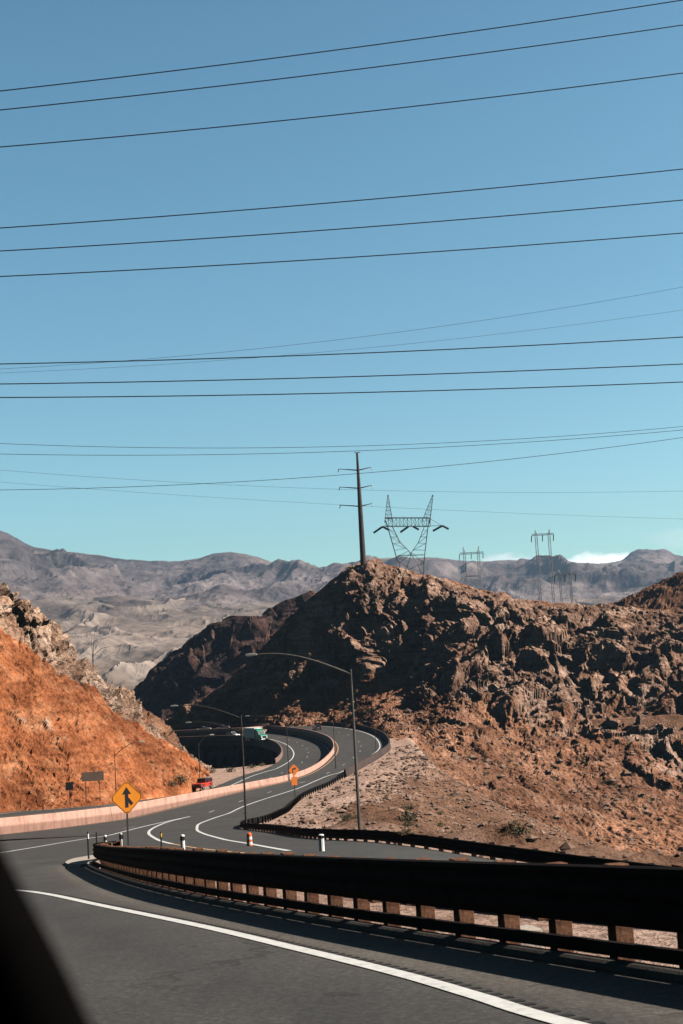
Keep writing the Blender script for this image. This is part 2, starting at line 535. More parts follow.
M['silver_paint'] = simple('silver_car_paint', (.34, .34, .35), .35, .3, .1, 2)
M['green_paint'] = simple('green_truck_paint', (.01, .22, .14), .35, 0, .08, 2)
M['box_paint'] = simple('pale_box_paint', (.62, .66, .62), .5, 0, .08, 2)
M['headlamp'] = simple('headlight_glass', (.8, .8, .78), .1, 0, .03, 3)
M['tail'] = simple('tail_light_red', (.5, .02, .015), .2, 0, .05, 3)
M['car_trim'] = simple('black_car_trim', (.0025, .0022, .0022), 1., 0, .3, 12, spec=0.)
M['car_trim2'] = simple('dark_olive_door_panel', (.006, .0055, .0045), 1., 0, .3, 12, spec=0.)
M['stone'] = simple('loose_stone', (.21, .13, .095), .95, 0, .5, .35)
M['leaf'] = simple('dusty_olive_leaf', (.075, .08, .04), .8, 0, .4, 6)
M['leaf_dry'] = simple('dry_straw_leaf', (.2, .14, .07), .85, 0, .35, 6)
M['twig'] = simple('grey_twig_bark', (.11, .085, .065), .9, 0, .3, 6)


# ------------------------------------------------------------------ plan paths
def lift(pxs, off=None):
    return np.array([G(x, y, off)[:2] for x, y in pxs])


med_px = [(0, 834.5), (58, 828), (117, 820), (198, 801.5), (242, 791), (286, 781), (314, 770), (330, 757), (334, 748), (329, 740), (315, 734.5), (297, 731), (270, 728.5)]
med = lift(med_px)
med = np.vstack([med[0] + (med[0] - med[1]) * 1.2, med, [(-38, 478), (-58, 484), (-95, 492), (-150, 500)]])
med = catmull(med, 420)
out_px = [(345, 776), (383, 754), (389.5, 745), (381, 735.5), (360, 729), (330, 725.8), (295, 724.5)]
outer_core = lift(out_px)
outer = np.vstack([outer_core, [(-32, 494), (-52, 498), (-90, 504), (-150, 512)]])
inn_px = [(240, 776.5), (266, 768.5), (280, 760), (282.5, 752), (275, 744.5), (255, 739)]
inn_core = lift(inn_px, dzf)
print('inner', inn_core.round(0).tolist()); print('outer', outer_core.round(0).tolist())
left_foot = np.array([atd(-160, 150), atd(-60, 172), atd(0, 195), atd(100, 205), atd(190, 238)])
inner = np.vstack([left_foot, inn_core, [(-44, 461), (-62, 468), (-95, 475), (-150, 482)]])
inner = catmull(inner, 420)

# rail 1, nearest the camera; rail 2, beyond the hairpin
def xs(px, d): return ((px - 341.5) / F * d, d)


rail1 = catmull([(8.2, -4), (6.6, 1), (4.75, 6.5), (2.8, 11.5), (-0.6, 20.6), (-4.4, 32), (-8.4, 48), (-10.9, 58.5), (-11.35, 62.6), (-11.0, 64.6)], 170)
rail2 = catmull([(30, 33), (19, 38.5), xs(683, 44), xs(600, 49), xs(480, 58), xs(360, 75), xs(300, 90), xs(255, 122), xs(229, 143), xs(225.5, 151), xs(231, 158), xs(252, 170), tuple(G(300, 798)[:2]), tuple(G(330, 784)[:2]), tuple(outer_core[0])], 240)
outer = catmull(outer, 260)


def interpX(path, ys):
    o = np.argsort(path[:, 1]); return np.interp(ys, path[o, 1], path[o, 0])


# ------------------------------------------------------------------ ground sheets
def seg_dist(X, Y, path):
    p = path[::3]
    best = np.full(X.shape, 1e9)
    for x, y in p:
        best = np.minimum(best, (X - x) ** 2 + (Y - y) ** 2)
    return np.sqrt(best)


ys = np.concatenate([np.arange(-40, 70, 1.2), np.arange(70, 300, 2.), np.arange(300, 520, 2.2), np.arange(520, 640, 8.)])
xsn = np.concatenate([np.arange(-220, -70, 6.), np.arange(-70, 32, 1.1), np.arange(32, 240, 6.)])
XX, YY = np.meshgrid(xsn, ys)
Z = g(XX, YY) - .22
dz = dzf(YY)
# gully inside the bend
pin = inner
inside = np.zeros(XX.shape, bool)
xi_left = np.interp(YY, [290, 330, 360, 420, 470], [-30, -60, -80, -110, -150])
gx = interpX(inn_core[2:], np.clip(YY, inn_core[2:, 1].min(), inn_core[2:, 1].max()))
d_in = seg_dist(XX, YY, inner)
poly = np.vstack([inner[(inner[:, 1] > 338)], [(-150, 352), (-75, 342), (-40, 334)]])
jj = len(poly) - 1
for i in range(len(poly)):
    xi, yi = poly[i]; xj, yj = poly[jj]
    cond = ((yi > YY) != (yj > YY)) & (XX < (xj - xi) * (YY - yi) / (yj - yi + 1e-9) + xi)
    inside ^= cond; jj = i
dpoly = seg_dist(XX, YY, np.repeat(np.vstack([catmull(np.vstack([poly, poly[:1]]), 400)]), 3, axis=0))
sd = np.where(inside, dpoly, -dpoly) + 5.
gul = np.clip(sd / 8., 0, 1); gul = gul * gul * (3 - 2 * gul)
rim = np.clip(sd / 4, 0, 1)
p3 = np.stack([XX.ravel(), YY.ravel(), Z.ravel()], 1)
nz = fbm(p3 * .25, 4, 3).reshape(XX.shape)
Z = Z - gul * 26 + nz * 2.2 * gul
# lower the ground below the banked far carriageway
farside = (XX < interpX(med, np.clip(YY, med[:, 1].min(), 478)) ) & (YY > 230)
Z = Z + np.where(farside, np.minimum(dz, 0), 0)
# loose heaps on the apron between the two roads
ap = np.clip((XX - interpX(rail2[:115], np.clip(YY, 33, 150)) - 1.5) / 6, 0, 1) * np.clip((YY - 45) / 20, 0, 1)
ap2 = np.where(YY > 150, np.clip((XX - interpX(np.vstack([rail2[118:], outer[:60]]), np.clip(YY, 152, 345)) - 1.5) / 6, 0, 1), ap)
apr = np.clip(np.where(YY > 150, ap2, ap), 0, 1) * np.clip((360 - YY) / 30, 0, 1)
apr2 = fbm(p3 * .11, 4, 21).reshape(XX.shape) + .15
Z = Z + apr * (np.clip(apr2, 0, 1) * 2.2 + nz * .35)
e_ = XX - np.where(YY > 150, interpX(np.vstack([rail2[118:], outer[:60]]), np.clip(YY, 152, 345)), interpX(rail2[:115], np.clip(YY, 33, 150)))
Z = Z - np.maximum(e_ - 14, 0) * np.interp(YY, [60, 120, 220, 330, 400], [.0, .14, .33, .33, .0])
ang = XX / np.maximum(YY, 1)
lim = -(np.interp(ang, [.0, .035, .059, .10, .171, .244, .5], [.02, .05, .083, .110, .142, .165, .24])) * YY
Z = np.where((YY > 75) & (YY < 420) & (ang > .0), np.minimum(Z, lim), Z)
tal = sm(0, 6, e_ + apr2 * 9 - 1.5 - np.interp(YY, [90, 150, 260], [3., 7., 11.])) * (YY > 40)
Z = Z + tal * (fbm(p3 * .5, 4, 71).reshape(XX.shape) * .9)
Z = np.where(YY > 510, Z - (YY - 510) * .5, Z)
gr = grid_obj('ground', np.stack([XX, YY, Z], 2), M['ground'], attr={'rock': np.clip(gul * 4, 0, 1), 'talus': tal})  # on this sheet 'rock' masks the gully, painted dark for its shade
tag(gr, kind='structure')
base = mesh_obj('terrain', [(-14000, -3000, -135), (14000, -3000, -135), (14000, 11000, -135), (-14000, 11000, -135)], [(0, 1, 2, 3)], M['valley'])
tag(base, kind='structure')


# ------------------------------------------------------------------ roads
def rowgrid(name, yv, xl, xr, n, mat, lift_=0., uvfun=None):
    t = np.linspace(0, 1, n)[None, :]
    X = xl[:, None] * (1 - t) + xr[:, None] * t
    Y = np.repeat(yv[:, None], n, 1)
    uv = None
    if uvfun is not None:
        uv = np.stack([uvfun(X, Y), Y], 2)
    return tag(grid_obj(name, np.stack([X, Y, g(X, Y) + lift_], 2), mat, uv=uv), kind='structure')


yv = np.concatenate([np.arange(-6, 61, 1.), [61.5, 62.5, 63.5, 64.5]])
r1 = rail1[rail1[:, 1] <= 62.6][:-1]
o = np.argmax(rail1[:, 1] > 62.5)
xr1 = interpX(rail1[:o], np.clip(yv, -4, 62.4)) - .16
xl1 = np.minimum(interpX(med, np.clip(yv, med[:, 1].min(), 500)), -36)
road = rowgrid('road', yv, xl1, xr1, 90, M['asphalt'], 0., lambda X, Y: interpX(rail1[:o], np.clip(Y, -4, 62.4)) - X)
yv = np.arange(63.5, 152, 1.5)
merge = rowgrid('merging_road', yv, interpX(med, np.clip(yv, med[:, 1].min(), 500)) + .1, np.where(yv < 143, interpX(rail2[:125], np.clip(yv, 44, 143)), interpX(rail2[:125], np.full(yv.shape, 143.))) - .3, 90, M['asphalt_far'], -.004)
yv = np.concatenate([np.arange(12, 64, 1.5), [64]])
ramp_ = rowgrid('slip_road', yv, interpX(rail1[:o], np.clip(yv, -4, 60)) + np.interp(yv, [12, 50, 64], [4., 2.6, 2.]), interpX(rail2[:125], np.clip(yv, 33, 143)) - .4 - np.where(yv < 40, (yv - 40) * 1.2, 0), 40, M['asphalt_far'], -.002)


def strip(name, A, B, mat, n, zoff, zmore=None, cols=14, parent=None):
    A = catmull(A, n); B = catmull(B, n)
    t = np.linspace(0, 1, cols)[None, :, None]
    Q = A[:, None, :] * (1 - t) + B[:, None, :] * t
    z = g(Q[..., 0], Q[..., 1]) + zoff
    if zmore is not None: z = z + zmore(Q[..., 1])
    return grid_obj(name, np.dstack([Q, z]), mat, parent)


m0 = np.argmin(np.abs(med[:, 1] - 148) + (np.arange(len(med)) > 250) * 999)
r2n = 150
outer_all = np.vstack([rail2[np.argmax(rail2[:, 1] > 147):], outer[3:]])
# pair the two edges of the highway by walking both together
highway = strip('highway', med[m0::6], outer_all[::6], M['asphalt_far'], 300, .004)
tag(highway, kind='structure')
far_road = strip('far_carriageway', inner[::6], med[::6], M['asphalt_far'], 320, .03, dzf)
tag(far_road, kind='structure')


def line(name, pts, width, mat, parent, zoff=.009, off=None, n=None):
    c = catmull(pts, n or max(30, int(plen(np.array(pts)) / .8)))
    nr = normals2(c)
    A = c - nr * width / 2; B = c + nr * width / 2
    Q = np.stack([A, B], 1)
    z = g(Q[..., 0], Q[..., 1]) + zoff
    if off is not None: z = z + off(Q[..., 1])
    return grid_obj(name, np.dstack([Q, z]), mat, parent, smooth=False)


edge_pts = [(3.6, 2), (2.6, 6)] + [tuple(G(x, y)[:2]) for x, y in ((560, 1024), (480, 1000.5), (400, 976.5), (300, 950), (200, 927), (100, 906), (22, 891))]
edge_pts += [(-12, 42), (-19, 56)]
line('edge_line', edge_pts, .19, M['white_line'], road, n=300)
ec = catmull(edge_pts, 260); en = normals2(ec)
gv, gf = [], []
for i in range(0, 230):
    c = ec[i] - en[i] * .17; tdir = np.array([en[i][1], -en[i][0]])
    q = []
    for a, b in ((-.06, -.05), (.06, -.05), (.06, .05), (-.06, .05)):
        v = c + tdir * a - en[i] * b; q.append((v[0], v[1], float(g(v[0], v[1])) + .005))
    k = len(gv); gv += q; gf.append((k, k + 1, k + 2, k + 3))
M['groove'] = simple('milled_groove', (.017, .016, .015), .95, 0, .3, 5)
mesh_obj('rumble_strip', gv, gf, M['groove'], road)
gl = [G(x, y)[:2] for x, y in ((0, 853), (40, 846.5), (85, 839), (140, 827.5), (190, 816.5))]
line('edge_line', [gl[0] + (gl[0] - gl[1]) * 1.5] + gl, .3, M['white_line'], merge, .012)
line('edge_line', [G(x, y)[:2] for x, y in ((190, 816.5), (168, 822), (152, 829), (149, 834), (158, 840), (172, 844))], .32, M['white_line'], merge, .016)
line('edge_line', [G(x, y)[:2] for x, y in ((172, 844), (195, 848), (240, 853), (290, 857))], .2, M['yellow_line'], merge, .016)
line('edge_line', [G(x, y)[:2] for x, y in ((289, 851), (250, 844), (222, 839), (203, 833.5), (197, 828), (205, 821.5), (240, 808), (290, 791))], .3, M['white_line'], merge, .014)
# right edge line of the highway round the bend, yellow line along the pink wall
oc = outer[6:]; on = normals2(oc)
line('edge_line', np.vstack([[G(290, 791)[:2], G(325, 777)[:2]], (oc + on * 2.4)[::8]]), .28, M['white_line'], highway, .016)
mn = normals2(med)
line('edge_line', (med - mn * 1.0)[m0::8], .18, M['yellow_line'], highway, .016)
inn_n = normals2(inner)
line('edge_line', (inner - inn_n * 2.8)[::8], .28, M['white_line'], far_road, .04, dzf)
line('edge_line', (med + mn * 1.2)[::8], .2, M['white_line'], far_road, .042, dzf)
# lane dashes
half = (catmull(med[m0::6], 300) * .52 + catmull(outer_all[::6], 300) * .48)
for i in range(10, 280, 12):
    line('lane_dash', half[i:i + 3], .14, M['white_line'], highway, .014, n=6)
half = (catmull(inner[::6], 320) * .5 + catmull(med[::6], 320) * .5)
for i in range(60, 280, 12):
    line('lane_dash', half[i:i + 3], .14, M['white_line'], far_road, .045, dzf, n=6)


# median wall
def wall_prof(h, w=.3, foot=.0):
    return [(-w, -.6), (w, -.6), (w, h - .05), (w - .06, h), (-w + .06, h), (-w, h - .05)]


medz = lambda x, y: g(x, y) + np.clip(dzf(y) * .42, -.2, 1.)
k = sweep('median_barrier', med[:370], [(-.38, -2.6), (.38, -2.6), (.3, .3), (.16, 1.05), (.12, 1.12), (-.12, 1.12), (-.16, 1.05), (-.3, .2)], M['pink'], medz, None)
tag(k, 'long pink concrete wall curving between the two carriageways', 'road barrier')
k = sweep('concrete_barrier', outer, [(-.35, -1.2), (.35, -1.2), (.28, .3), (.15, 1.25), (-.15, 1.25), (-.3, .2)], M['barrier'], g, None)
tag(k, 'dark concrete barrier round the outside of the far highway bend', 'road barrier')

# ------------------------------------------------------------------ bridge on the inside of the bend
i0 = np.argmax(inner[:, 1] > 332)
bp = inner[i0:400]
bz = lambda x, y: g(x, y) + dzf(y)
br = empty('bridge', (0, 0, 0), label='curved road bridge over the dark gully, tan parapet on its edge', cat='bridge')
sweep('parapet', inner[i0:400] + inn_n[i0:400] * .2, [(-.2, -.4), (.2, -.4), (.2, .95), (.14, 1.0), (-.14, 1.0), (-.2, .95)], M['tan'], bz, br)
sweep('girder', bp, [(-3.2, -.35), (.55, -.35), (.55, -.9), (.2, -1.0), (.1, -2.2), (-3.0, -2.2)], M['tan'], bz, br)
for q in (.2, .42, .64, .85):
    k = int(q * (len(bp) - 1)); x, y = bp[k]; nn = normals2(bp)[k]
    c = (x - nn[0] * 1.4, y - nn[1] * 1.4)
    zt = float(bz(c[0], c[1])) - 2.15
    MB().tube([(c[0], c[1], zt - 26), (c[0], c[1], zt - 1.2), (c[0], c[1], zt)], [.65, .65, 1.1], 12).build('pier', M['tan'], br)

# ------------------------------------------------------------------ guardrails
THRIE_H = [.34, .37, .43, .48, .52, .57, .615, .66, .71, .76, .81, .86, .875]
THRIE_O = [.0, .02, .06, .06, .02, .02, .06, .06, .02, .02, .06, .05, .0]
prof = [(o_, h) for o_, h in zip(THRIE_O, THRIE_H)] + [(o_ - .012, h) for o_, h in list(zip(THRIE_O, THRIE_H))[::-1]]


def guardrail(name, path, label, side, step, blocks, face=1., sink=0.):
    root = empty(name, (path[0][0], path[0][1], float(g(path[0][0], path[0][1]))), label=label, cat='guardrail')
    rx, ry, rz_ = root.location
    zf = lambda x, y: g(x, y) - rz_
    pl = path - np.array([rx, ry])
    zz = lambda x, y: g(x + rx, y + ry) - rz_
    sweep('rail', pl, [(a * side, h * face - sink) for a, h in prof], M['steel'], zz, root)
    n = max(2, int(plen(path) / step))
    c = catmull(path[::3], n); nr = normals2(c)
    pb = MB().box((0, 0, .27), (.15, .2, 1.18)); pm = None; bm_ = None
    for i in range(n):
        x, y = c[i]; z = float(g(x, y)) - rz_
        a = math.atan2(nr[i][1], nr[i][0])
        if pm is None:
            po = pb.build('post', M['wood'] if blocks else M['steel'], root, bevel=.012); pm = po
        else:
            po = pm.copy(); COL.objects.link(po); po.parent = root
        j = rnd.uniform(-.03, .03) - sink
        po.location = (x - rx - nr[i][0] * side * .30, y - ry - nr[i][1] * side * .30, z + j)
        po.rotation_euler = (rnd.uniform(-.02, .02), rnd.uniform(-.02, .02), a - math.pi / 2 + rnd.uniform(-.05, .05))
        if blocks:
            if bm_ is None:
                bo = MB().box((0, 0, 0), (.16, .19, .46)).build('block', M['wood'], po, bevel=.012); bm_ = bo
            else:
                bo = bm_.copy(); COL.objects.link(bo); bo.parent = po
            bo.location = (0, .195 * side, .585 + rnd.uniform(-.03, .04))
            bo.rotation_euler = (0, rnd.uniform(-.04, .04), 0)
    return root


gr1 = guardrail('guardrail', rail1, 'big dark steel guardrail on wooden posts beside the foreground road', 1., 1.12, True)
c1 = catmull(rail1[::3], 200)
rl = np.array(gr1.location)
sweep('rub_rail', c1 - rl[:2], [(.02, .09), (.09, .09), (.09, .21), (.02, .21)], M['steel'], lambda x, y: g(x + rl[0], y + rl[1]) - rl[2], gr1)
gr2 = guardrail('guardrail', rail2, 'dark guardrail round the hairpin in front of the gravel apron', 1., 2.15, False, sink=.28)
kerbp = rail1[:rail1.shape[0] - 12]
k = sweep('kerb', rail1, [(.12, -.1), (.36, -.1), (.35, .03), (.32, .075), (.28, .095), (.18, .095), (.14, .06)], M['kerb'], g)
tag(k, kind='structure')
isl = [(-11.3, 57.5), (-12.2, 59.5), (-13.2, 64), (-13.9, 70), (-13.6, 75.5), (-12.6, 78), (-11.4, 77), (-10.2, 72), (-9.2, 66), (-9., 62), (-10, 58)]
ip = catmull(isl + isl[:1], 60)[:-1]
V = [(x, y, float(g(x, y)) + .11) for x, y in ip] + [(x, y, float(g(x, y)) - .2) for x, y in ip]
n = len(ip)
k = mesh_obj('traffic_island', V, [tuple(range(n))] + [(i, n + i, n + (i + 1) % n, (i + 1) % n) for i in range(n)], M['pale_conc'])
tag(k, kind='structure')


# ------------------------------------------------------------------ hills
def hill(name, rows, nu, nv, disp, mat, back=(0, 45, -35), rowpos=None, kind='structure'):
    R = np.array([[P(*c) for c in r] for r in rows])
    if back is not None:
        R = np.concatenate([R, R[-1:] + np.array(back) * .35 + np.array([0, 0, 1.5]) * 0, R[-1:] + np.array(back)], 0)
    cols = np.stack([catmull_idx(R[i], nu) for i in range(len(R))], 0)
    Q = np.stack([catmull_idx(cols[:, j], nv) for j in range(nu)], 1)
    du = np.gradient(Q, axis=1); dv = np.gradient(Q, axis=0)
    nrm = np.cross(du, dv); nrm /= np.linalg.norm(nrm, axis=2)[..., None] + 1e-9
    uu, vv = np.meshgrid(np.linspace(0, 1, nu), np.linspace(0, 1, nv))
    off, rock = disp(Q.reshape(-1, 3), nrm.reshape(-1, 3), uu.ravel(), vv.ravel())
    Q2 = Q + off.reshape(Q.shape)
    return tag(grid_obj(name, Q2, mat, smooth=False, attr={'rock': rock}), kind=kind)


def catmull_idx(pts, n):
    """smooth curve through the points, parameter by index"""
    pts = np.asarray(pts, float); m_ = len(pts)
    t = np.linspace(0, m_ - 1, n); i = np.clip(t.astype(int), 0, m_ - 2); f = (t - i)[:, None]
    q = np.vstack([2 * pts[0] - pts[1], pts, 2 * pts[-1] - pts[-2]])
    a, b, c, d = q[i], q[i + 1], q[i + 2], q[i + 3]
    return .5 * (2 * b + (c - a) * f + (2 * a - 5 * b + 4 * c - d) * f ** 2 + (3 * b - a - 3 * c + d) * f ** 3)


def disp_right(p, n, u, v):
    w = p + np.stack([fbm(p * .03, 3, 1), fbm(p * .03, 3, 5), fbm(p * .03, 3, 9)], 1) * 7
    big = ridged(w * np.array([.04, .03, .022]), 3, 2)
    cliff, cc_ = facets(w * np.array([.042, .03, .042]), 131, 1.); cliff = cliff * (.5 + .5 * cc_)
    f1, c1_ = facets(w * np.array([.10, .09, .085]), 31, 1.3)
    f2, c2_ = facets(w * np.array([.27, .25, .24]), 41, 1.3)
    f3, c3_ = facets(w * .75, 51, 1.2)
    sml = fbm(p * .7, 4, 61)
    talus = 1 - sm(.34, .46, v + .10 * fbm(p * .03, 3, 77))      # loose debris at the foot
    dark = 1 - sm(.34, .40, u)                                   # smoother flank on the left
    foot = sm(.0, .16, v)
    amp = (1 - talus * .8) * (1 - .55 * dark)
    top = 1 - .66 * sm(.55, .67, v)
    f1 = f1 * (.35 + .65 * c1_); f2 = f2 * (.3 + .7 * c2_); f3 = f3 * (.3 + .7 * c3_)
    h = amp * top * foot * (big * 3.0 + cliff * 3.4 + f1 * 4.0 + f2 * 1.5) + foot * amp * (f3 * .42 + sml * .32) * (.6 + .4 * top) + talus * (f2 * .22 + f3 * .3 + sml * .3 + fbm(p * .12, 3, 8) * 1.2)
    dirv = n * .95 + np.array([0, -.05, .12])
    rock = np.clip(1 - talus, 0, 1) * (.62 + .3 * big) + talus * .12
    rock = np.where(v > .66, rock * .55, rock)
    return dirv * h[:, None], rock


rowsR = [
    [(110, 775, 520), (215, 765, 490), (255, 752, 478), (280, 745, 474), (298, 738, 470), (345, 740, 446), (388, 758, 364), (420, 782, 338), (480, 822, 336), (580, 862, 334), (683, 885, 334), (900, 925, 330)],
    [(120, 745, 540), (215, 727, 512), (255, 722, 495), (280, 720, 488), (298, 718, 484), (345, 723, 464), (391, 742, 376), (424, 763, 346), (480, 796, 345), (580, 836, 345), (683, 858, 345), (900, 890, 340)],
    [(125, 743, 541), (215, 714, 518), (258, 695, 506), (288, 684, 500), (322, 699, 490), (362, 690, 484), (402, 695, 468), (440, 738, 394), (500, 757, 388), (590, 780, 385), (690, 795, 383), (905, 820, 378)],
    [(130, 741, 543), (215, 702, 524), (262, 668, 516), (300, 644, 510), (343, 640, 503), (376, 632, 502), (415, 638, 496), (460, 660, 462), (515, 672, 450), (595, 682, 440), (690, 692, 432), (910, 715, 420)],
    [(140, 738, 545), (215, 690, 532), (265, 645, 525), (301, 607, 522), (340, 575, 521), (364, 566, 520), (405, 571, 518), (460, 587, 508), (530, 603, 500), (605, 608, 490), (690, 612, 480), (910, 622, 465)],
]
hill('rocky_hill', rowsR, 860, 780, disp_right, M['rock'], back=(6, 50, -40))


def disp_left(p, n, u, v):
    w = p + np.stack([fbm(p * .06, 3, 101), fbm(p * .06, 3, 105), fbm(p * .06, 3, 109)], 1) * 5
    f1, c1_ = facets(w * .14, 131, 1.1); f2, c2_ = facets(w * .4, 141, 1.1); f3, c3_ = facets(w * 1.0, 151, 1.)
    sml = fbm(p * .9, 4, 161)
    crag = sm(.50, .60, v + .05 * fbm(p * .08, 3, 12)) * (1 - sm(.92, 1., u) * .5)
    foot = sm(0, .14, v); 
    rill = ridged(p * np.array([.25, .25, .03]), 3, 171)
    top = 1 - .5 * sm(.66, .74, v)
    h = crag * top * (f1 * 1.7 + f2 * 1.1 - (1 - c2_) * .35 + f3 * .45 + sml * .3) + (1 - crag) * foot * (f2 * .22 + f3 * .2 + sml * .38 + rill * .4 + fbm(p * .1, 3, 9) * .8)
    return n * h[:, None], np.where(crag > .4, .8, .12 + .25 * (f2 > .42))


rowsL = [
    [(-330, 875, 116), (-170, 852, 146), (-60, 838, 168), (0, 828, 186), (50, 822, 191), (100, 816, 197), (146, 806, 218), (179, 799, 236), (196, 793, 252), (207, 792, 266)],
    [(-330, 835, 120), (-170, 821, 153), (-60, 811, 175), (0, 805, 196), (50, 800, 202), (100, 795, 208), (146, 785, 228), (178, 777, 246), (194, 773, 262), (204, 776, 274)],
    [(-330, 720, 138), (-170, 728, 168), (-60, 728, 190), (0, 732, 208), (50, 738, 214), (98, 745, 222), (142, 752, 238), (178, 757, 254), (198, 767, 268), (209, 775, 278)],
    [(-330, 570, 155), (-170, 610, 185), (-60, 632, 203), (0, 647, 222), (48, 672, 228), (92, 699, 236), (132, 724, 250), (164, 745, 262), (190, 763, 274), (206, 774, 283)],
    [(-330, 470, 168), (-170, 510, 198), (-60, 558, 216), (0, 588, 234), (42, 618, 240), (88, 675, 250), (124, 706, 264), (152, 737, 274), (180, 758, 284), (203, 773, 290)],
]
hill('red_hill', rowsL, 420, 300, disp_left, M['red'], back=(-25, 35, -30))


def disp_dark(p, n, u, v):
    w = p + np.stack([fbm(p * .01, 3, 201), fbm(p * .01, 3, 205), fbm(p * .01, 3, 209)], 1) * 26
    f1, c1_ = facets(w * .025, 231, 1.2); f2, _ = facets(w * .07, 241, 1.2)
    h = ridged(w * .012, 4, 202) * 6 + f1 * (.4 + .6 * c1_) * 7 + f2 * 4 + fbm(p * .2, 3, 9) * 1.2
    h = h * (1 - .45 * sm(.35, .5, v))
    return n * h[:, None] * .8, np.full(len(p), .75)


rowsD = [
    [(60, 800, 740), (120, 790, 730), (160, 780, 725), (200, 770, 722), (240, 760, 720), (290, 750, 720), (350, 745, 720), (430, 745, 720)],
    [(90, 745, 790), (140, 727, 780), (170, 710, 775), (212, 690, 770), (245, 680, 768), (290, 670, 768), (350, 670, 772), (430, 670, 780)],
    [(110, 727, 850), (137, 698, 838), (158, 673, 830), (190, 643, 824), (226, 623, 820), (262, 619, 818), (304, 595, 822), (350, 600, 830)],
]
hill('dark_ridge', rowsD, 300, 200, disp_dark, M['dark'], back=(10, 90, -80))


def disp_brown(p, n, u, v):
    f2, _ = facets(p * .16, 341, 1.); f3, _ = facets(p * .5, 342, 1.)
    return n * (f2 * .9 + f3 * .5 + fbm(p * .05, 4, 343) * 2.5)[:, None], np.full(len(p), .3)


rowsB = [
    [(520, 660, 540), (600, 665, 530), (683, 670, 520), (780, 675, 510), (900, 680, 500)],
    [(560, 630, 600), (610, 632, 590), (683, 634, 580), (780, 636, 570), (900, 638, 560)],
    [(585, 612, 650), (628, 600, 640), (684, 572, 630), (760, 551, 620), (900, 540, 600)],
]
hill('brown_hill', rowsB, 220, 120, disp_brown, M['brown'], back=(0, 90, -70))
rowsM = [
    [(112, 770, 300), (140, 765, 300), (165, 770, 302), (190, 790, 305), (205, 795, 306)],
    [(116, 735, 320), (140, 728, 318), (162, 738, 320), (185, 755, 322), (200, 772, 322)],
    [(122, 716, 338), (143, 711, 338), (160, 718, 338), (182, 745, 338), (196, 760, 338)],
]
hill('brown_knoll', rowsM, 110, 80, disp_brown, M['brown'], back=(0, 40, -30))


def disp_valley(p, n, u, v):
    q = p * np.array([.0024, .0016, 0]) + np.array([3.1, 7.7, 0])
    wob = np.stack([fbm(q * 2, 3, 401), fbm(q * 2, 3, 402), 0 * u], 1) * .5
    r = ridged((q + wob * .6) * 3.1, 4, 403, .42); r0_ = ridged((q + wob) * 1.1, 2, 407, .4)
    h = (r * 21 + r0_ * 24) * sm(0, .12, v)
    return np.stack([0 * h, 0 * h, h], 1), .3 + .3 * (r < 0)


rowsV = [
    [(-300, 860, 620), (-150, 810, 640), (100, 790, 660), (350, 780, 680), (600, 780, 700), (1100, 780, 720)],
    [(-300, 742, 1500), (-150, 735, 1500), (100, 728, 1500), (350, 720, 1500), (600, 712, 1500), (1100, 700, 1500)],
    [(-300, 705, 2400), (-150, 694, 2400), (100, 684, 2400), (350, 678, 2400), (600, 670, 2400), (1100, 655, 2400)],
    [(-300, 672, 3400), (-150, 656, 3400), (100, 642, 3400), (350, 640, 3400), (600, 632, 3400), (1100, 612, 3400)],
    [(-300, 636, 4600), (-150, 618, 4600), (100, 606, 4600), (350, 608, 4600), (600, 606, 4600), (1100, 590, 4600)],
]
hill('valley', rowsV, 700, 420, disp_valley, M['valley'], back=(0, 700, -60))


def disp_mount(p, n, u, v):
    q = p * .001
    wob = np.stack([fbm(q * 1.5, 3, 501), fbm(q * 1.5, 3, 502), fbm(q * 1.5, 3, 503)], 1) * .5
    r = ridged((q + wob) * 1.5, 4, 504, .42)
    f1, _ = facets((q + wob) * 5, 505, 1.2)
    k = sm(0, .2, v) * (1 - .97 * sm(.26, .48, v))
    return n * ((r * 130 + fbm(q * 9, 4, 506) * 30) * k + (ridged(q * 4.5 + wob, 4, 509, .55) - .2) * 25 * (1 - .5 * sm(.5, .62, v)))[:, None], np.clip(.5 + .5 * r, 0, 1)


sky_l = [(-500, 520), (-260, 540), (-120, 520), (-50, 530), (0, 534), (30, 546), (59, 553), (97, 558), (125, 562), (170, 564), (200, 561), (222, 556), (245, 557), (265, 562), (300, 569), (325, 571), (348, 564), (390, 561), (425, 560), (485, 564), (537, 561), (588, 566), (619, 563), (632, 555), (645, 551.5), (662, 552), (683, 558), (720, 552), (800, 545), (950, 560), (1200, 555)]
rowsMt = [
    [(x, 622 - .02 * x + (4 if 250 < x < 600 else 0), 4300) for x, y in sky_l],
    [(x, 598 + (y - 558) * .35 - .012 * x, 5200) for x, y in sky_l],
    [(x, y + 14 + (y - 558) * .1, 6000) for x, y in sky_l],
    [(x, y, 6600) for x, y in sky_l],
]
hill('mountains', rowsMt, 640, 220, disp_mount, M['mount'], back=(0, 900, -500))


